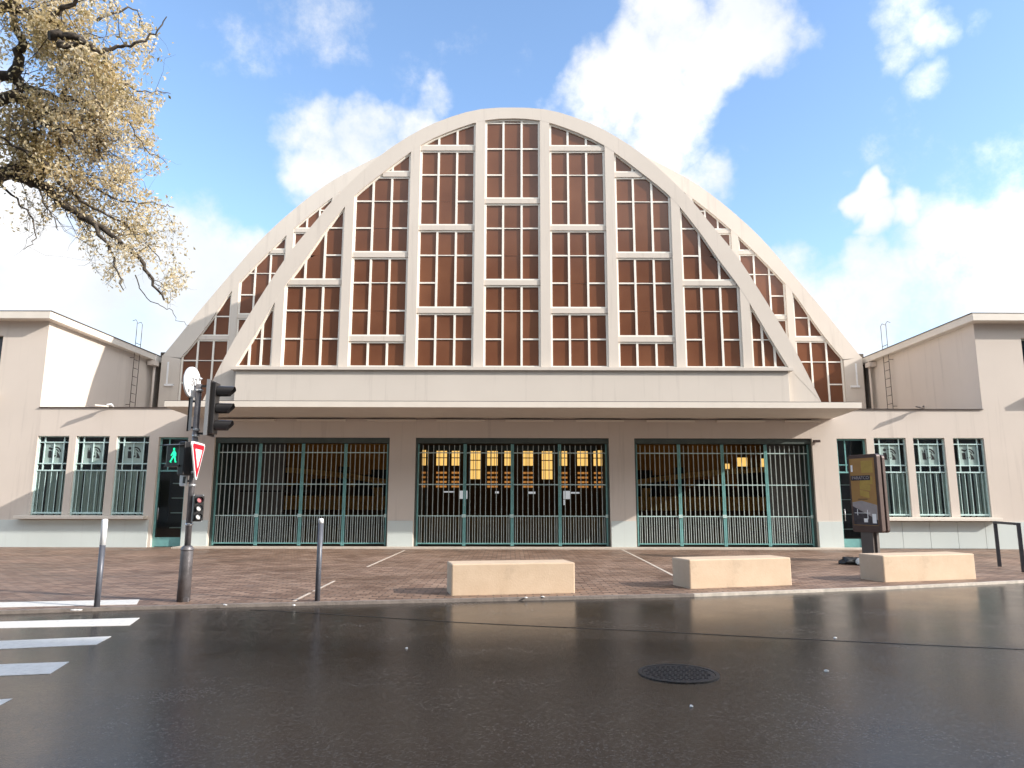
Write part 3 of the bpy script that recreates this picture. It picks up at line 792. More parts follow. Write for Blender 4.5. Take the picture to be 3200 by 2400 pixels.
# ------------------------------------------------------------------ wings
def wing(sg, label):
    w = thing('wing_building', (sg*20, D, 0), label, 'building', 'two storey wings beside the hall')
    x0 = 16.17 if sg < 0 else 16.12
    X = lambda x: sg*x
    holes = [tuple(sorted((X(17.72), X(19.3)))) + (5.35, 7.28), tuple(sorted((X(17.9), X(19.4)))) + (1.3, 3.0)]
    holes += [tuple(sorted((X(22.0), X(23.6)))) + (5.35, 7.28), tuple(sorted((X(22.0), X(23.5)))) + (1.3, 3.0)]
    mb = MB(); xa, xb = sorted((X(x0), X(32)))
    wall_holes(mb, xa, xb, 0.0, 7.80, holes, D+0.003, D+0.35)
    mb.build('front_wall', M['wall'], w)
    mb = MB(); mb.box(*sorted((X(x0), X(x0+0.3))), D+0.351, 40, 0.0, 7.80); mb.box(*sorted((X(31.7), X(32))), D+0.351, 40, 0, 7.8); mb.box(xa, xb, 40.001, 40.3, 0, 7.8)
    mb.build('side_wall', M['wall'], w)
    mb = MB(); mb.box(*sorted((X(x0-0.27), X(32.4))), D-0.40, 40.6, 7.80, 8.06); mb.build('cornice', M['cream_trim'], w, bevel=0.015)
    mb = MB(); mb.box(*sorted((X(x0-0.30), X(32.45))), D-0.41, 40.65, 8.062, 8.08); mb.build('roof_edge', M['dark_line'], w)
    mb = MB(); mb.box(*sorted((X(x0+0.001), X(32))), D-0.038, D+0.002, 0.10, 0.985); mb.build('plinth', M['plinth'], w)
    for (a, b, c, d) in holes:
        m2 = MB(); m2.box(a, b, D+0.14, D+0.18, c, c+0.06); m2.box(a, b, D+0.14, D+0.18, d-0.06, d)
        for f in (0.0, 0.33, 0.66, 0.96): m2.box(a+(b-a)*f, a+(b-a)*f+0.05, D+0.141, D+0.179, c+0.06, d-0.06)
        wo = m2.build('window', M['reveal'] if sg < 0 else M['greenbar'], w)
        g = MB(); g.add([(a, D+0.19, c), (b, D+0.19, c), (b, D+0.19, d), (a, D+0.19, d)], [(0, 1, 2, 3)]); g.build('pane', M['pane'], wo)
        cu = MB(); n = 14
        vs = []
        for i in range(n*3+1):
            xx = a+(b-a)*i/(n*3); yy = D+0.3+0.03*math.sin(i*2.0)
            vs += [(xx, yy, c), (xx, yy, d)]
        cu.add(vs, [(2*i, 2*i+2, 2*i+3, 2*i+1) for i in range(n*3)]); cu.build('curtain', M['bluecurtain'], wo)
        s_ = MB(); s_.box(a-(0.02 if sg > 0 else 0.1), b+0.05, D-0.28, D-0.0, c-0.22, c-0.10); s_.build('sill', M['cream_trim'], wo)
    # steel ladder on the inner wall, with hooped tops
    lx = x0-0.18; L0 = 29.3 
    m3 = MB()
    for yy in (L0, L0+0.42):
        m3.tube([(X(lx), yy, 4.75), (X(lx), yy, 8.6), (X(lx), yy, 9.15), (X(lx+0.07), yy, 9.25), (X(lx+0.2), yy, 9.2)], 0.013, 6)
    k = 5.0
    while k < 8.3: m3.tube([(X(lx), L0, k), (X(lx), L0+0.42, k)], 0.014, 6); k += 0.36
    m3.tube([(X(lx), L0, 5.6), (X(x0), L0, 5.6)], 0.012, 6); m3.tube([(X(lx), L0, 7.6), (X(x0), L0, 7.6)], 0.012, 6)
    m3.build('roof_ladder', M['panelcase'] if sg < 0 else M['panelpost'], w)
    m4 = MB(); m4.tube([(X(15.92), 30.9, 4.7), (X(15.92), 30.9, 8.1)], 0.05, 10); m4.box(*sorted((X(15.78), X(16.1))), 30.6, 31.0, 7.55, 7.75)
    m4.build('drainpipe', M['wall'], w)
wing(-1, 'two storey wing at the left end, its side wall half sunlit and half in shadow')
wing(1, 'two storey wing at the right end, its whole side wall in shade')

# floodlights on top of the low wall
for x, lab in ((-13.75, 'flat white floodlight on the low parapet left of the canopy'), (13.95, 'flat brown floodlight on the low parapet right of the canopy')):
    t = thing('floodlight', (x, D-0.02, 4.80), lab, 'floodlight', 'floodlights on the parapet')
    a = MB(); a.tube([(x+0.1, D, 4.78), (x+0.1, D-0.14, 4.86), (x+0.0, D-0.24, 4.83)], 0.03, 8); a.build('arm', M['white'] if x < 0 else M['panelpost'], t)
    h = MB(); ax = Vector((0.75, 0.66, 0.0)).normalized(); ay = Vector((-0.66, 0.75, 0)); az = Vector((0, 0, 1))
    ay2 = (ay*0.97+az*0.25).normalized(); az2 = ax.cross(ay2)
    h.obox((x-0.14, D-0.30, 4.79), ax, ay2, az2, 0.20, 0.08, 0.02); h.build('head', M['cream_trim'] if x < 0 else M['panelpost'], t, bevel=0.01)

# ------------------------------------------------------------------ benches
def bench(p0, p1, back, h, label):
    p0 = Vector(p0); p1 = Vector(p1); b = Vector(back)
    c = (p0+p1)/2+b/2
    mb = MB(); z1 = PZ+h
    mb.slab([tuple(p0), tuple(p1), tuple(p1+b), tuple(p0+b)], PZ-0.02, z1)
    mb2 = MB(); mb2.v = mb.v; mb2.f = mb.f; mb2.sm = mb.sm; mb2.mi = mb.mi
    o = MB(); o.v = [v - Vector((c.x, c.y, PZ)) for v in mb.v]; o.f = mb.f; o.sm = mb.sm; o.mi = mb.mi
    ob = o.build('stone_bench', M['bench'], None, bevel=0.022); ob.location = (c.x, c.y, PZ)
    tag(ob, label, 'bench', 'stone block benches along the kerb')
bench((-0.98, 11.88), (1.07, 12.27), (-0.13, 0.62), 0.50, 'cream stone block bench in front of the middle gate, stained at its right end')
bench((3.15, 12.88), (5.19, 13.49), (-0.17, 0.62), 0.50, 'cream stone block bench in front of the right hand gate')
bench((7.16, 13.99), (9.33, 14.62), (-0.17, 0.62), 0.50, 'cream stone block bench beside the advertising panel')

# ------------------------------------------------------------------ bollards
for (x, y, lab, whitez) in ((-5.97, 10.56, 'thin grey bollard with a long white top, beside the zebra crossing', 0.97), (-2.98, 11.24, 'thin dark grey bollard with a short white tip, in front of the left gate', 1.27)):
    t = thing('bollard', (x, y, PZ), lab, 'bollard', 'thin steel bollards along the kerb')
    mb = MB(); mb.tube([(x, y, PZ-0.05), (x, y, whitez)], 0.040, 20); mb.build('post', M['bollard'], t)
    mb = MB(); mb.tube([(x, y, whitez), (x, y, 1.325), (x, y, 1.34), (x, y, 1.345)], [0.0405, 0.0405, 0.034, 0.012], 20); mb.build('white_sleeve', M['white'], t)

# ------------------------------------------------------------------ hoop barrier
t = thing('hoop_barrier', (11.5, 16.8, PZ), 'dark grey rectangular steel hoop barrier standing near the right edge', 'barrier')
p0 = Vector((11.73, 17.46, 0)); p1 = Vector((11.62, 16.62, 0)); 
p1 = Vector((11.30, 16.05, 0)); az = Vector((0, 0, 1)); ax = (p1-p0).normalized(); ay = az.cross(ax)
for p in (p0, p1):
    mb = MB(); mb.obox(p+az*(PZ+0.51), ax, ay, az, 0.035, 0.035, 0.51); mb.build('leg', M['hoop'], t, bevel=0.006)
mb = MB(); mb.obox((p0+p1)/2+az*1.145, ax, ay, az, (p1-p0).length/2+0.035, 0.036, 0.028); mb.build('top_rail', M['hoop'], t, bevel=0.006)

# ------------------------------------------------------------------ traffic light
px, py = -5.0, 11.16
tl_ = thing('traffic_light', (px, py, PZ), 'grey traffic light pole with thick sleeve base and black signal head turned to the right', 'traffic light')
mb = MB(); mb.tube([(px, py, PZ-0.03), (px, py, 0.86), (px, py, 0.90), (px, py, 0.93)], [0.098, 0.090, 0.088, 0.06], 28)
mb.tube([(px, py, 0.855), (px, py, 0.885)], 0.095, 28); mb.box(px+0.02, px+0.105, py-0.09, py-0.04, PZ, 0.16)
mb.build('sleeve', M['pole'], tl_)
mb = MB(); mb.tube([(px, py, 0.9), (px-0.01, py, 3.45)], 0.046, 20); mb.build('pole', M['pole'], tl_)
mb = MB()
for z in (1.85, 2.05, 2.62, 2.72, 1.25, 3.35): mb.tube([(px, py, z-0.018), (px, py, z+0.018)], 0.056, 20)
mb.build('clamp', M['alu'], tl_)
# main head : backplate seen nearly edge on, visors pointing right
def signal_head(cx, cy, zc, face, n, r, hh, backw, parent, lenses, name):
    f = Vector(face).normalized(); s_ = Vector((0, 0, 1)).cross(f); az = Vector((0, 0, 1))
    c = Vector((cx, cy, zc))
    h = MB(); h.obox(c, f, s_, az, 0.022, backw, hh); o = h.build(name, M['black'], parent, bevel=0.012)
    rim = MB()
    for sgn in (-1, 1): rim.obox(c+s_*(backw+0.006)*sgn+f*0.0, f, s_, az, 0.026, 0.006, hh+0.002)
    rim.build('backplate_rim', M['alu'], o)
    bd = MB(); bd.obox(c+f*0.055, f, s_, az, 0.035, r+0.02, hh*0.93); bd.build('housing', M['black'], o, bevel=0.01)
    for i in range(n):
        z = zc+hh*0.93-(i+0.5)*(2*hh*0.93)/n
        p = Vector((cx, cy, z))+f*0.095
        ln = MB(); ln.tube([p-f*0.01, p+f*0.004, p+f*0.010], [r*0.9, r*0.9, r*0.5], 24); ln.build('lens', lenses[i], o)
        v = MB(); vs = []; m_ = 22; ln_ = r*2.9
        for k in range(m_+1):
            a = R(-60)+R(300)*k/m_
            u = s_*math.cos(a)+az*math.sin(a)
            e = (ln_ if r > 0.07 else r*0.9)*(0.72+0.28*max(0, min(1, (math.sin(a)+0.6)/0.9)))
            for rr_, dd in ((r, 0.0), (r*0.95, e), (r*0.95-0.006, e), (r-0.008, 0.0)): vs.append(p+u*rr_+f*dd)
        fs = []
        for k in range(m_):
            for e_ in range(4): fs.append((k*4+e_, k*4+(e_+1) % 4, (k+1)*4+(e_+1) % 4, (k+1)*4+e_))
        v.add(vs, fs, False); v.build('visor', M['black'], o)
    return o
hx = px+0.215
signal_head(hx, py-0.02, 3.06, (0.985, 0.06, 0), 3, 0.088, 0.44, 0.17, tl_, [M['lens']]*3, 'signal_head')
mb = MB(); mb.obox((px+0.10, py, 3.42), Vector((1,0,0)), Vector((0,1,0)), Vector((0,0,1)), 0.11, 0.018, 0.016)
mb.obox((px+0.10, py, 2.66), Vector((1,0,0)), Vector((0,1,0)), Vector((0,0,1)), 0.11, 0.018, 0.016); mb.build('bracket', M['black'], tl_)
mb = MB(); mb.obox((px-0.14, py, 2.98), Vector((0.4,-0.9,0)).normalized(), Vector((0.9,0.4,0)).normalized(), Vector((0,0,1)), 0.02, 0.014, 0.28); 
mb.m = 1; mb.obox((px-0.105, py-0.01, 2.98), Vector((0.4,-0.9,0)).normalized(), Vector((0.9,0.4,0)).normalized(), Vector((0,0,1)), 0.02, 0.02, 0.27)
mb.m = 0; mb.box(px-0.14, px, py-0.02, py+0.02, 3.16, 3.19); mb.box(px-0.14, px, py-0.02, py+0.02, 2.74, 2.77)
mb.build('sign_rail', [M['black'], M['alu']], tl_)
# pedestrian signal
f = Vector((-0.30, -0.95, 0)).normalized(); sx = Vector((0.95, -0.30, 0)).normalized(); az = Vector((0, 0, 1))
pc = Vector((px-0.225, py-0.03, 2.31))
mb = MB(); mb.obox(pc, sx, f, az, 0.19, 0.07, 0.175); ps = mb.build('pedestrian_signal', M['black'], tl_, bevel=0.015)
mb = MB(); mb.obox(pc+sx*0.15+az*-0.05, sx, f, az, 0.06, 0.12, 0.26); mb.build('signal_case', M['black'], ps, bevel=0.015)
mb = MB()
mb.obox(pc+f*0.13+az*0.16, sx, (f*0.97-az*0.15).normalized(), az, 0.19, 0.09, 0.006); mb.obox(pc+f*0.10-az*0.165, sx, f, az, 0.14, 0.05, 0.012); mb.build('hood', M['black'], ps)
def P2(u, v): return pc+f*0.075+sx*u+az*v-sx*0.035
def limb(mb, pts, w):
    for (a, b), ww in zip(zip(pts, pts[1:]), w):
        A, B = P2(*a), P2(*b); t_ = (B-A); l_ = t_.length; t_.normalize(); n_ = t_.cross(f).normalized(); mb.obox((A+B)/2, t_, f, n_, l_/2+0.004, 0.003, ww)
mb = MB()
mb.add([P2(0.0+0.019*math.cos(a*math.pi/8), 0.098+0.021*math.sin(a*math.pi/8))+f*0.002 for a in range(16)], [list(range(16))])
limb(mb, [(0.0, 0.07), (0.005, -0.005)], [0.02]); limb(mb, [(0.0, 0.065), (-0.035, 0.02), (-0.05, 0.0)], [0.010, 0.008])
limb(mb, [(0.005, 0.065), (0.036, 0.03), (0.034, -0.01)], [0.010, 0.009]); limb(mb, [(0.0, 0.0), (-0.03, -0.055), (-0.058, -0.095)], [0.013, 0.010]); limb(mb, [(0.008, 0.0), (0.03, -0.055), (0.038, -0.10)], [0.013, 0.010])
limb(mb, [(-0.06, -0.098), (-0.04, -0.105)], [0.006]); limb(mb, [(0.036, -0.105), (0.056, -0.102)], [0.006])
mb.build('walking_figure', M['greenman'], ps)
# small call box
mb = MB(); mb.obox((px-0.125, py-0.03, 1.93), sx, f, az, 0.055, 0.035, 0.095); cb = mb.build('call_box', M['white'], tl_, bevel=0.02)
mb = MB(); mb.obox((px-0.095, py-0.075, 1.93), sx, f, az, 0.018, 0.01, 0.05); mb.box(px-0.10, px, py-0.01, py+0.02, 1.90, 1.93); mb.build('call_box_fitting', M['black'], cb)
# repeater head
signal_head(px+0.125, py-0.03, 1.50, (0.60, -0.80, 0), 3, 0.054, 0.205, 0.062, tl_, [M['redlens'], M['clearlens'], M['clearlens']], 'repeater_signal')
mb = MB(); mb.box(px, px+0.11, py-0.012, py+0.012, 1.665, 1.69); mb.box(px, px+0.11, py-0.012, py+0.012, 1.31, 1.335); mb.build('bracket', M['black'], tl_)

# give way sign
sf = Vector((0.99, 0.13, 0)).normalized(); ss = Vector((-0.13, 0.99, 0)).normalized()
sc = Vector((px+0.09, py-0.12, 2.30))
gw = thing('give_way_sign', sc, 'red and white triangular give way sign clamped to the traffic light pole', 'road sign')
def tri(r, rr, off):
    pts = []
    for k in range(3):
        a0 = R(-90+120*k)   # point down
        cx, cz = r*math.cos(a0), r*math.sin(a0)
        for j in range(-3, 4):
            a = a0+R(20*j); pts.append(sc+ss*(cx*(1-rr/r*1.0)+rr*math.cos(a))+az*(cz*(1-rr/r)+rr*math.sin(a))+sf*off)
    return pts
def plate(mb, pts, th):
    n = len(pts); b_ = [p-sf*th for p in pts]
    mb.add(pts+b_, [list(range(n)), list(range(2*n-1, n-1, -1))]+[((i+1) % n, i, i+n, (i+1) % n+n) for i in range(n)])
mb = MB(); plate(mb, tri(0.37, 0.045, 0.02), 0.02); mb.build('plate', M['signwhite'], gw)
mb = MB(); plate(mb, tri(0.325, 0.03, 0.024), 0.003); mb.build('red_border', M['red'], gw)
mb = MB(); plate(mb, tri(0.19, 0.012, 0.028), 0.003); mb.build('white_centre', M['signwhite'], gw)
# round sign at the top
rc = Vector((px-0.10, py-0.05, 3.475)); rf = Vector((0.998, -0.065, 0)).normalized(); rs = Vector((0.065, 0.998, 0)).normalized()
rd = thing('round_sign', rc, 'round white sign with black figures at the top of the traffic light pole', 'road sign')
mb = MB(); mb.tube([rc-rf*0.025, rc-rf*0.022, rc+rf*0.012, rc+rf*0.014], [0.235, 0.245, 0.245, 0.237], 40); mb.build('disc', M['signwhite'], rd)
me = text_mesh('30', 0.19)
o = bpy.data.objects.new('figures', me); COL.objects.link(o); o.parent = rd
me.materials.append(M['pole'])
o.matrix_local = Matrix.Translation(rf*0.017+rs*0.03) @ Matrix(((rs.x, 0, rf.x), (rs.y, 0, rf.y), (0, 1, 0))).to_4x4()
mb = MB(); q = rc-rs*0.12-az*0.15; mb.tube([q+rf*0.0145, q+rf*0.017], 0.035, 12); mb.build('grey_mark', M['alu'], rd)
mb = MB(); mb.obox(rc+Vector((-0.06, 0.06, -0.06)), Vector((1,0,0)), Vector((0,1,0)), az, 0.045, 0.03, 0.03); mb.tube([rc+rf*0.016+rs*0.17+az*0.10, rc+rf*0.05+rs*0.2+az*0.08], 0.022, 8); mb.build('clamp', M['alu'], rd)

# ------------------------------------------------------------------ advertising panel
ac = Vector((9.33, 19.0, PZ)); ad = thing('advertising_panel', ac, 'dark bronze advertising panel with an amber poster on a wide post', 'advertising panel')
af = Vector((-0.93, -0.37, 0)).normalized(); as_ = Vector((0.37, -0.93, 0)).normalized()
A = lambda u, d, z: ac+as_*u+af*d+az*(z-PZ)
mb = MB(); mb.obox(A(0.0, -0.06, 0.52), as_, af, az, 0.19, 0.035, 0.42); mb.obox(A(0.12, -0.15, 0.52), as_, af, az, 0.12, 0.04, 0.42); mb.build('post', M['panelpost'], ad)
def rounded(u0, u1, z0, z1, r, d0, d1, mb):
    pts = []
    for (cu, cz, a0) in ((u1-r, z0+r, -90), (u1-r, z1-r, 0), (u0+r, z1-r, 90), (u0+r, z0+r, 180)):
        for j in range(6): a = R(a0+18*j); pts.append((cu+r*math.cos(a), cz+r*math.sin(a)))
    n = len(pts); F_ = [A(u, d1, z) for u, z in pts]; B_ = [A(u, d0, z) for u, z in pts]
    mb.add(F_+B_, [list(range(n)), list(range(2*n-1, n-1, -1))]+[((i+1) % n, i, i+n, (i+1) % n+n) for i in range(n)])
mb = MB(); rounded(-0.40, 0.54, 0.84, 2.86, 0.09, -0.27, -0.17, mb); mb.build('rear_case', M['panelcase'], ad, bevel=0.012)
mb = MB(); rounded(-0.42, 0.52, 0.84, 2.88, 0.07, -0.14, 0.0, mb); mb.build('front_case', M['panelcase'], ad, bevel=0.012)
mb = MB(); mb.obox(A(0.05, -0.155, 1.85), as_, af, az, 0.42, 0.02, 0.95); mb.build('spine', M['black'], ad)
pt = MB(); pt.obox(A(0.04, 0.004, 1.90), as_, af, az, 0.395, 0.003, 0.88); po = pt.build('poster', M['poster'], ad)
mb = MB(); mb.obox(A(0.20, 0.009, 2.55), as_, af, az, 0.18, 0.0015, 0.16); 
for i, (u, z, w_, h_) in enumerate([(0.15, 2.2, 0.2, 0.1), (0.1, 2.02, 0.17, 0.08), (0.07, 1.84, 0.15, 0.08)]): mb.obox(A(u, 0.009, z), (as_+az*-0.08*(i+1)).normalized(), af, az, w_, 0.0015, h_)
mb.build('gold_shapes', M['poster_gold'], po)
mb = MB(); 
pts_ = [A(-0.35, 0.009, 1.52), A(0.43, 0.009, 1.16), A(0.43, 0.009, 1.55), A(-0.05, 0.009, 1.66), A(-0.35, 0.009, 1.62)]
mb.add(pts_, [(0, 1, 2, 3, 4)]); mb.build('pale_shape', M['poster_pale'], po)
mb = MB(); mb.add([A(-0.35, 0.0085, 1.03), A(0.43, 0.0085, 1.03), A(0.43, 0.0085, 1.16), A(-0.35, 0.0085, 1.52)], [(0, 1, 2, 3)]); mb.build('market_scene', M['poster_dark'], po); mb = MB()
mb.obox(A(-0.03, 0.009, 2.26), as_, af, az, 0.31, 0.002, 0.065); mb.obox(A(0.0, 0.011, 1.70), as_, af, az, 0.15, 0.001, 0.008); mb.build('dark_shape', M['poster_dark'], po)
mb = MB()
for u, z, w_, h_ in ((-0.29, 2.52, 0.03, 0.09), (0.32, 1.2, 0.06, 0.12), (0.05, 1.15, 0.06, 0.05), (-0.2, 1.36, 0.01, 0.08), (0.12, 1.3, 0.01, 0.12), (-0.05, 1.34, 0.25, 0.006)): mb.obox(A(u, 0.012, z), as_, af, az, w_, 0.001, h_)
mb.build('white_shapes', M['signwhite'], po)
me = text_mesh('PARATCO', 0.12, 0.001); o = bpy.data.objects.new('lettering', me); COL.objects.link(o); o.parent = po; me.materials.append(M['poster_pale'])
pos = A(-0.03, 0.0135, 2.26)
o.matrix_local = Matrix.Translation(pos-ac) @ Matrix(((as_.x, 0, af.x), (as_.y, 0, af.y), (0, 1, 0))).to_4x4()

# sack and cloth on the ground
def blob(name, c, sx_, sy_, sz_, mat, seed, amp=0.25, rot=0):
    bm = bmesh.new(); bmesh.ops.create_icosphere(bm, subdivisions=4, radius=1)
    for v in bm.verts:
        n_ = noise.noise(v.co*1.7+Vector((seed, 0, 0)))*amp+noise.noise(v.co*5+Vector((seed, 3, 0)))*amp*0.35
        v.co *= 1+n_
        v.co.x *= sx_; v.co.y *= sy_; v.co.z = max(0.0, v.co.z*sz_+sz_*0.45)
        v.co.rotate(Matrix.Rotation(rot, 3, 'Z'))
    me = bpy.data.meshes.new(name); bm.to_mesh(me); bm.free(); me.materials.append(mat)
    for p in me.polygons: p.use_smooth = True
    o = bpy.data.objects.new(name, me); COL.objects.link(o); o.location = c; return o
tag(blob('rubbish_sack', (8.45, 18.0, PZ), 0.30, 0.17, 0.13, M['sack'], 2.0, 0.3, -0.1), 'flattened black sack lying on the paving by the advertising panel', 'sack')
tag(blob('white_bag', (8.60, 17.70, PZ+0.02), 0.17, 0.12, 0.12, M['cloth'], 7.0, 0.3, -0.2), 'crumpled white bag lying against the black sack', 'bag')
# paper scraps
scr = [((-6.05, 10.22), 0.10, 0.045, 'flat white scrap of paper on the kerb just left of the leaning grey bollard foot'), ((-3.18, 10.72), 0.028, 0.028, 'small round white pebble like scrap at the kerb left of the dark bollard'),
       ((0.23, 11.62), 0.035, 0.03, 'white scrap on the kerb in front of the stained bench'), ((0.50, 11.72), 0.045, 0.03, 'crumpled white scrap on the kerb below the right end of the stained bench'),
       ((2.93, 6.92), 0.024, 0.02, 'tiny white scrap on the asphalt right of the manhole cover'), ((3.75, 8.55), 0.024, 0.02, 'tiny white scrap lying beside the dark road seam on the right'),
       ((-1.12, 7.9), 0.022, 0.012, 'tiny white scrap on the dark asphalt left of centre'), ((1.38, 5.75), 0.018, 0.015, 'tiny white scrap on the asphalt nearer than the manhole cover'),
       ((-4.2, 10.75), 0.06, 0.02, 'flat pale scrap on the kerb between traffic light and dark bollard')]
for i, ((x, y), a, b, lab) in enumerate(scr):
    z = PZ+0.003 if y > 10.2 and i != 5 else RZ
    tag(blob('paper_scrap', (x, y, z), a*0.8, b*0.8, 0.010, M['litter'], i*3.3, 0.4, i*0.7), lab, 'litter', 'small pale scraps on the ground')

# ------------------------------------------------------------------ tree
def make_tree():
    base = Vector((-11.2, 10.0, PZ))
    t = thing('street_tree', base, 'street tree with twisting dark limbs and pale tan leaves at the top left', 'tree')
    f_ = MB(); rnd = random.Random(11)
    FVv = FV
    def W(u, v, y):          # limb control points, laid out in the tree's own leaning plane then given real depth
        x_ = (u-1106)/FVv; z_ = (829.5-v)/FVv
        d = Vector((x_, math.cos(TH)-z_*math.sin(TH), math.sin(TH)+z_*math.cos(TH)))
        return CAM+d*(y/d.y)
    limbs = []
    def limb_(pts, r0, r1, wig=0.05, sub=4):
        P = [Vector(p) for p in pts]; out = []; n = len(P)
        Q = [2*P[0]-P[1]]+P+[2*P[-1]-P[-2]]
        for i in range(1, n):
            for k in range(sub):
                tt = k/sub; p0, p1, p2, p3 = Q[i-1], Q[i], Q[i+1], Q[i+2]
                out.append(0.5*((2*p1)+(p2-p0)*tt+(2*p0-5*p1+4*p2-p3)*tt*tt+(3*p1-p0-3*p2+p3)*tt**3))
        out.append(P[-1])
        m = len(out)
        r0 *= 1.2; r1 *= 1.2
        rad = [r0+(r1-r0)*(i/(m-1))**0.8 for i in range(m)]
        out = [p+Vector([rnd.gauss(0, wig*0.35) for _ in range(3)]) if 0 < i < m-1 else p for i, p in enumerate(out)]
        f_.tube(out, rad, 8 if r0 > 0.03 else 5)
        limbs.append((out, rad)); return out
    tr = [base+Vector((0, 0, -0.1)), Vector((-11.15, 10.0, 1.2)), Vector((-11.0, 10.0, 2.8)), Vector((-10.7, 9.9, 4.4)), Vector((-10.5, 9.9, 5.8)), Vector((-10.6, 10.1, 7.6)), Vector((-10.9, 10.3, 9.6)), Vector((-11.2, 10.4, 11.4))]
    limb_(tr, 0.30, 0.08, 0.03)
    c = lambda x, y: (x/2.4, y/2.4)
    def L_(pts, y0, y1, r0, r1, start=None):
        n = len(pts); P = [W(*c(*p), y0+(y1-y0)*i/(n-1)) for i, p in enumerate(pts)]
        if start is not None: P = [start]+P
        return limb_(P, r0, r1)
    L_([(0, 910), (90, 925), (180, 950), (260, 1010), (370, 1090), (480, 1160), (600, 1240), (720, 1340), (780, 1450), (850, 1560)], 10.2, 10.9, 0.105, 0.012, Vector((-10.75, 9.95, 4.9)))
    L_([(490, 1165), (550, 1270), (600, 1380), (640, 1510)], 10.5, 10.2, 0.028, 0.006)
    L_([(700, 1430), (740, 1530), (830, 1590), (880, 1600), (920, 1660), (980, 1690)], 10.8, 11.2, 0.008, 0.003)
    L_([(195, 955), (235, 880), (230, 850), (120, 790), (0, 715)], 10.3, 9.6, 0.05, 0.012)
    L_([(260, 910), (360, 1000), (480, 1080), (640, 1160), (760, 1270), (830, 1360)], 10.3, 11.4, 0.030, 0.006)
    L_([(230, 860), (330, 880), (430, 940), (540, 1010), (680, 1050), (820, 1060), (900, 1080)], 10.3, 11.6, 0.028, 0.005)
    L_([(0, 530), (80, 510), (150, 540), (200, 600), (230, 650), (330, 660), (380, 720), (420, 780)], 9.8, 10.4, 0.085, 0.014, Vector((-10.55, 9.9, 6.0)))
    L_([(230, 575), (330, 575), (400, 590), (435, 640)], 9.9, 10.6, 0.045, 0.01)
    L_([(0, 410), (100, 450), (220, 490), (320, 520), (390, 510), (440, 580), (480, 680), (510, 790)], 10.2, 11.0, 0.085, 0.012, Vector((-10.6, 10.0, 7.0)))
    L_([(0, 50), (60, 60), (130, 70), (250, 115), (330, 130)], 9.4, 9.6, 0.08, 0.02, Vector((-10.8, 10.2, 8.6)))
    L_([(60, 400), (100, 300), (95, 200), (60, 80), (30, 0)], 10.0, 9.4, 0.075, 0.03)
    L_([(250, 190), (320, 190), (400, 195), (450, 240), (520, 268), (600, 250), (700, 240), (800, 180), (860, 90)], 9.0, 9.2, 0.055, 0.006)
    L_([(300, 230), (350, 240), (420, 250)], 9.0, 9.1, 0.05, 0.03)
    L_([(320, 505), (380, 400), (420, 290), (410, 230)], 10.5, 9.3, 0.035, 0.02)
    L_([(510, 270), (560, 340), (620, 420), (700, 470), (800, 480), (880, 490)], 9.3, 10.6, 0.022, 0.004)
    L_([(400, 330), (500, 350), (600, 420), (680, 540), (760, 620)], 9.8, 10.9, 0.02, 0.004)
    L_([(390, 520), (480, 530), (560, 560), (660, 640), (740, 760), (860, 850)], 10.6, 11.3, 0.022, 0.004)
    L_([(300, 720), (350, 820), (430, 900), (520, 930), (640, 950)], 10.2, 10.9, 0.02, 0.004)
    L_([(0, 640), (120, 740), (220, 840)], 10.6, 10.4, 0.03, 0.012)
    L_([(0, 960), (80, 1040), (150, 1120), (180, 1240), (120, 1300)], 10.4, 10.0, 0.018, 0.004)
    L_([(180, 950), (230, 1060), (280, 1150), (300, 1200)], 10.3, 9.9, 0.016, 0.004)
    L_([(500, 110), (600, 60), (700, 60), (720, 140)], 9.4, 9.8, 0.02, 0.005); L_([(230, 110), (350, 40), (450, -30), (600, -60)], 9.4, 9.2, 0.04, 0.01)
    # crown profile seen from the street, as a leaning outline in the tree's plane (u,v pairs in tenths of the layout)
    env_r = [(-60, 300), (0, 285), (30, 310), (45, 372), (70, 382), (100, 398), (122, 398), (132, 350), (150, 348), (165, 385), (215, 388), (235, 350), (250, 338), (300, 345), (325, 352), (340, 382), (370, 370), (385, 330), (400, 300), (412, 330), (425, 372), (450, 385), (470, 395), (500, 408), (540, 422), (600, 430), (620, 408), (650, 375), (670, 378)]
    env_b = [(-400, 560), (0, 500), (30, 520), (60, 545), (88, 530), (110, 490), (140, 470), (160, 485), (172, 560), (200, 590), (232, 640), (262, 632), (285, 590), (320, 600), (345, 640), (370, 678), (390, 670), (435, 620)]
    def ip(tab, x):
        if x <= tab[0][0]: return tab[0][1]
        for (a, za), (b, zb) in zip(tab, tab[1:]):
            if x <= b: return za+(zb-za)*(x-a)/(b-a)
        return tab[-1][1]
    def proj(p):
        d = p-CAM; fw = d.y*math.cos(TH)+d.z*math.sin(TH); up = -d.y*math.sin(TH)+d.z*math.cos(TH)
        return 1106+FVv*d.x/fw, 829.5-FVv*up/fw
    leaves = []
    def inside(p):
        u, v = proj(p)
        if u < -500 or v < -400: return False
        if u > ip(env_r, v)+rnd.uniform(-14, 5): return False
        if v > ip(env_b, u)+rnd.uniform(-18, 5): return False
        return True
    def dens(p):
        u, v = proj(p)
        d = 1.0
        if v > 400: d = 0.62
        if v > 400 and u < 180: d = 0.50
        if u < 130 and 430 < v < 560: d = 0.42
        g = noise.noise(p*1.9)+0.5*noise.noise(p*4.3); d *= 0.0 if g < -0.12 else min(1.6, 0.35+2.6*(g+0.12))
        return d
    tw = MB()
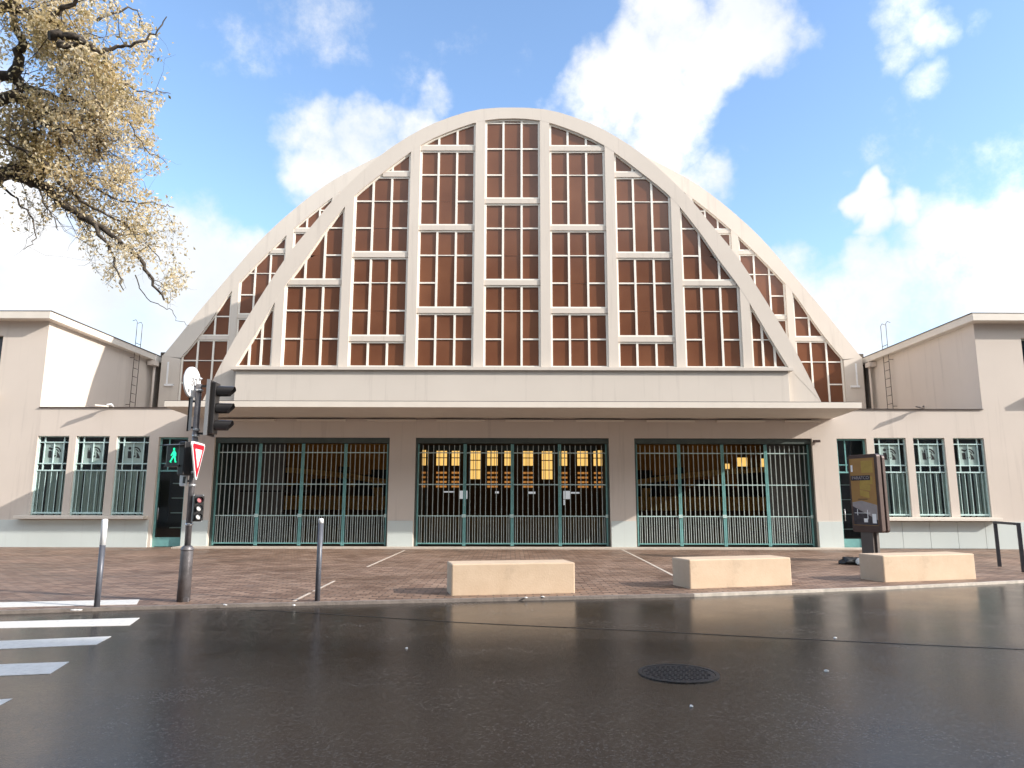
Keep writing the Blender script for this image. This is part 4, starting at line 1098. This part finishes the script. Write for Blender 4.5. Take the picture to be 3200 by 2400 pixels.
    def twig(p, d, ln, r, depth):
        pts = [p]; dd = d.copy(); n = 4
        for i in range(n):
            dd = (dd+Vector([rnd.gauss(0, 0.28) for _ in range(3)])+Vector((0, 0, -0.06))).normalized()
            pts.append(pts[-1]+dd*ln/n)
        if not inside(pts[-1]): 
            if depth < 1 or rnd.random() < 0.85: return
        tw.tube(pts, [r*(1-0.75*i/n) for i in range(n+1)], 4, False)
        for i in range(1, n+1):
            if depth < 2:
                for _ in range(1):
                    sd = (dd+Vector([rnd.gauss(0, 0.8) for _ in range(3)])).normalized()
                    twig(pts[i], sd, ln*rnd.uniform(0.4, 0.7), r*0.5, depth+1)
            if depth >= 1:
                k = int(3.5*dens(pts[i])*rnd.uniform(0.3, 1.6))
                for _ in range(k):
                    q = pts[i]+Vector([rnd.gauss(0, 0.085) for _ in range(3)])
                    if inside(q): leaves.append(q)
    for out, rad in limbs[1:]:
        m = len(out)
        seglen = sum((b-a).length for a, b in zip(out, out[1:]))
        k = int(seglen*5.5)
        for _ in range(k):
            i = min(m-2, int((rnd.random()**0.8)*(m-1))); tt = rnd.random(); p = out[i].lerp(out[i+1], tt)
            u, v = proj(p)
            if u < -250 or v < -250: continue
            a = (out[i+1]-out[i]).normalized()
            d = (a*0.5+Vector([rnd.gauss(0, 0.75) for _ in range(3)])+Vector((0, 0.7, 0))).normalized()
            twig(p, d, rnd.uniform(0.45, 1.0), min(0.008, rad[i]*0.4), 0)
    print('leaves', len(leaves))
    f_.build('trunk', M['bark'], t)
    tw.build('twigs', M['bark'], t)
    # leaves: small folded two-face blades
    vs, fs, tone = [], [], []
    off = base
    if len(leaves) > 60000: leaves[:] = rnd.sample(leaves, 60000)
    for q in leaves:
        s_ = rnd.uniform(0.018, 0.038)
        a = Vector([rnd.gauss(0, 1) for _ in range(3)])+Vector((0, 0, -0.5)); a.normalize()
        b = a.orthogonal().normalized(); b.rotate(Matrix.Rotation(rnd.uniform(0, 6.28), 3, a)); n_ = a.cross(b)
        q = q-off; o_ = len(vs)
        vs += [q-a*s_, q+b*s_*0.62+n_*s_*0.25-a*s_*0.1, q+a*s_*1.25, q-b*s_*0.62+n_*s_*0.25-a*s_*0.1]
        fs += [(o_, o_+1, o_+2), (o_, o_+2, o_+3)]
        tn = min(1, max(0, 0.58+0.32*noise.noise(q*0.9)+rnd.gauss(0, 0.2))); tone += [tn]*4
    me = bpy.data.meshes.new('crown'); me.from_pydata([tuple(v) for v in vs], [], fs)
    at = me.attributes.new('tone', 'FLOAT', 'POINT'); at.data.foreach_set('value', tone)
    me.materials.append(M['leaf']); o = bpy.data.objects.new('crown', me); COL.objects.link(o); o.parent = t
make_tree()

# ------------------------------------------------------------------ buildings across the street (behind the viewer): they shade the road
op = thing('apartment_building', (20, -7, 0), 'long six storey apartment building across the street from the hall, its shadow on the road', 'building')
HB = 22.4
wins_ = []
x = -38.0
while x < 84:
    for s_i in range(6): wins_.append((x, x+1.3, 1.2+s_i*3.6, 3.2+s_i*3.6))
    x += 3.4
mb = MB(); wall_holes(mb, -40, 86, 0, HB, wins_, -7.35, -7.0); mb.box(-40, 86, -20, -7.6, 0, HB-0.02); mb.build('wall', M['tower'], op)
mb = MB(); mb.box(-40.3, 86.3, -20.3, -6.98, HB, HB+0.02); mb.build('roof', M['roofing'], op)
mb = MB()
for a, b, c, d in wins_: mb.box(a, b, -7.25, -7.2, c, d)
mb.build('window_glass', M['shade_glass'], op)

# ------------------------------------------------------------------ sky
w = bpy.data.worlds.new('World'); scene.world = w; w.use_nodes = True; nt = w.node_tree
bg = nt.nodes['Background']
sky = N(nt, 'ShaderNodeTexSky', sky_type='NISHITA'); sky.sun_disc = False
sky.sun_elevation = math.asin(SUN.z); sky.sun_rotation = math.atan2(SUN.x, SUN.y)
sky.air_density = 1.0; sky.dust_density = 0.6; sky.ozone_density = 1.2
tc = N(nt, 'ShaderNodeTexCoord'); nrm = N(nt, 'ShaderNodeVectorMath', operation='NORMALIZE'); L(nt, tc.outputs['Generated'], nrm.inputs[0])
def dirof(u, v):
    x_ = (u-1106)/FV; z_ = (829.5-v)/FV
    return Vector((x_, math.cos(TH)-z_*math.sin(TH), math.sin(TH)+z_*math.cos(TH))).normalized()
CL = [(60,600,210,1),(230,560,130,1),(400,560,120,1),(470,640,130,1),(540,560,60,.9),(250,670,180,1),(380,700,150,1),(-150,600,250,1),(-300,380,260,.9),
      (690,340,85,.95),(790,310,70,.95),(880,290,65,.9),(640,300,55,.6),(760,380,70,.8),(930,330,60,.8),(940,210,35,.45),(700,30,90,.4),(640,250,40,.4),
      (1450,50,95,.95),(1540,100,72,1),(1620,40,80,1),(1390,150,90,1),(1290,205,80,.95),(1440,230,90,1),(1500,170,70,.9),(1230,215,50,.7),(1420,290,80,.85),(1330,260,70,.85),(1520,380,60,.6),(1480,300,60,.6),
      (1950,25,70,.8),(2010,60,50,.85),(1930,110,45,.6),(2150,50,40,.4),(2020,185,40,.4),(1480,410,40,.6),
      (1870,425,36,1),(1895,478,33,.95),(1970,462,34,.85),(2170,345,42,.5),
      (1780,640,85,.95),(1930,620,80,.95),(1880,560,52,.8),(2080,560,110,1),(2210,540,120,1),(2190,450,60,.8),(1880,690,130,1),(2100,700,150,1),(1720,580,60,.7),(2400,600,250,1),(2500,300,160,.6)]
acc = None
wn = N(nt, 'ShaderNodeTexNoise', Scale=7.0, Detail=4.0, Roughness=0.6); L(nt, nrm.outputs[0], wn.inputs['Vector'])
wa = N(nt, 'ShaderNodeVectorMath', operation='SUBTRACT'); L(nt, wn.outputs['Color'], wa.inputs[0]); wa.inputs[1].default_value = (0.5, 0.5, 0.5)
wb = N(nt, 'ShaderNodeVectorMath', operation='MULTIPLY_ADD'); wb.inputs[1].default_value = (0.12, 0.12, 0.12); L(nt, wa.outputs[0], wb.inputs[0]); L(nt, nrm.outputs[0], wb.inputs[2]); wq = N(nt, 'ShaderNodeVectorMath', operation='NORMALIZE'); L(nt, wb.outputs[0], wq.inputs[0])
for (u, v, r, s_) in CL:
    d = dirof(u, v); rr = r/FV
    dp = N(nt, 'ShaderNodeVectorMath', operation='DOT_PRODUCT'); L(nt, wq.outputs[0], dp.inputs[0]); dp.inputs[1].default_value = d
    mr = N(nt, 'ShaderNodeMapRange', clamp=True); L(nt, dp.outputs['Value'], mr.inputs[0])
    mr.inputs[1].default_value = math.cos(rr*1.35); mr.inputs[2].default_value = math.cos(rr*0.35); mr.inputs[3].default_value = 0; mr.inputs[4].default_value = s_
    if acc is None: acc = mr.outputs[0]
    else:
        mxn = N(nt, 'ShaderNodeMath', operation='MAXIMUM'); L(nt, acc, mxn.inputs[0]); L(nt, mr.outputs[0], mxn.inputs[1]); acc = mxn.outputs[0]
dp = N(nt, 'ShaderNodeVectorMath', operation='DOT_PRODUCT'); L(nt, wq.outputs[0], dp.inputs[0]); dp.inputs[1].default_value = Vector((0.35, -0.8, 0.5)).normalized()  # unseen cloud blanket behind the camera, added to fill the shaded front
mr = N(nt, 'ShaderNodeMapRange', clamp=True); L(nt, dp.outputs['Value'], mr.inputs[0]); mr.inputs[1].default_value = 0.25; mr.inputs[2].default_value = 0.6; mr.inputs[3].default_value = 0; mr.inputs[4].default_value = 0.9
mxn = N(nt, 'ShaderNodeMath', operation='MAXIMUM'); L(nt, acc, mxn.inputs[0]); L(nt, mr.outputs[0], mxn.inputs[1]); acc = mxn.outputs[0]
fn = N(nt, 'ShaderNodeTexNoise', Scale=8.0, Detail=12.0, Roughness=0.66); L(nt, nrm.outputs[0], fn.inputs['Vector'])
f1 = N(nt, 'ShaderNodeMath', operation='MULTIPLY_ADD'); L(nt, fn.outputs['Fac'], f1.inputs[0]); f1.inputs[1].default_value = 2.1; f1.inputs[2].default_value = -1.12
f2 = N(nt, 'ShaderNodeMath', operation='ADD'); L(nt, acc, f2.inputs[0]); L(nt, f1.outputs[0], f2.inputs[1])
cm = N(nt, 'ShaderNodeMapRange', interpolation_type='SMOOTHSTEP'); L(nt, f2.outputs[0], cm.inputs[0]); cm.inputs[1].default_value = 0.12; cm.inputs[2].default_value = 0.98
sn = N(nt, 'ShaderNodeTexNoise', Scale=5.0, Detail=6.0); L(nt, nrm.outputs[0], sn.inputs['Vector'])
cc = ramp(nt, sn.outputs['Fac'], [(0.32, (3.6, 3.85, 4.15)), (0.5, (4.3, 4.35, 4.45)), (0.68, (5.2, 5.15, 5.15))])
mx = N(nt, 'ShaderNodeMix', data_type='RGBA', clamp_result=False); L(nt, cm.outputs[0], mx.inputs[0]); 
sc_ = N(nt, 'ShaderNodeMix', data_type='RGBA', blend_type='MULTIPLY', clamp_result=False); sc_.inputs[0].default_value = 1; L(nt, sky.outputs[0], sc_.inputs['A']); sc_.inputs['B'].default_value = (1.26, 1.35, 1.44, 1)
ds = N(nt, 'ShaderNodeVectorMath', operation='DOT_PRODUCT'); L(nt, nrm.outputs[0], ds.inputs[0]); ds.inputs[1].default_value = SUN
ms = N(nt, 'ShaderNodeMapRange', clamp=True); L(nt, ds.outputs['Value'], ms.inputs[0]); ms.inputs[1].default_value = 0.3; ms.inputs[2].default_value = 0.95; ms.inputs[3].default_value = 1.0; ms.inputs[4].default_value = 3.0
vs2 = N(nt, 'ShaderNodeVectorMath', operation='SCALE'); L(nt, cc.outputs[0], vs2.inputs[0]); L(nt, ms.outputs[0], vs2.inputs['Scale'])   # out-of-view clouds boosted towards the sun, as added fill for shaded walls
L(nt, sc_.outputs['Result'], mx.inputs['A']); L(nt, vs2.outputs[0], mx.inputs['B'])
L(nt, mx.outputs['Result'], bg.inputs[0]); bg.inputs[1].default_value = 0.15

sl = bpy.data.lights.new('sun', 'SUN'); sl.energy = 3.95; sl.angle = R(0.5); sl.color = (1.0, 0.93, 0.85)
so = bpy.data.objects.new('sun', sl); COL.objects.link(so); so.rotation_euler = SUN.to_track_quat('Z', 'Y').to_euler(); so.location = (20, -10, 30)

# ------------------------------------------------------------------ camera
cam = bpy.data.cameras.new('camera'); cam.sensor_width = 36; cam.lens = 36*FV/2212; cam.clip_end = 2000; cam.clip_start = 0.1
co = bpy.data.objects.new('camera', cam); COL.objects.link(co); co.location = CAM
co.matrix_world = Matrix.Translation(CAM) @ Matrix.Rotation(R(90)+TH, 4, 'X') @ Matrix.Rotation(R(0.13), 4, 'Z')
scene.camera = co
vs_ = scene.view_settings; vs_.view_transform = 'Standard'; vs_.look = 'None'; vs_.exposure = 0.74; vs_.gamma = 1; vs_.use_curve_mapping = False
scene.cycles.max_bounces = 8
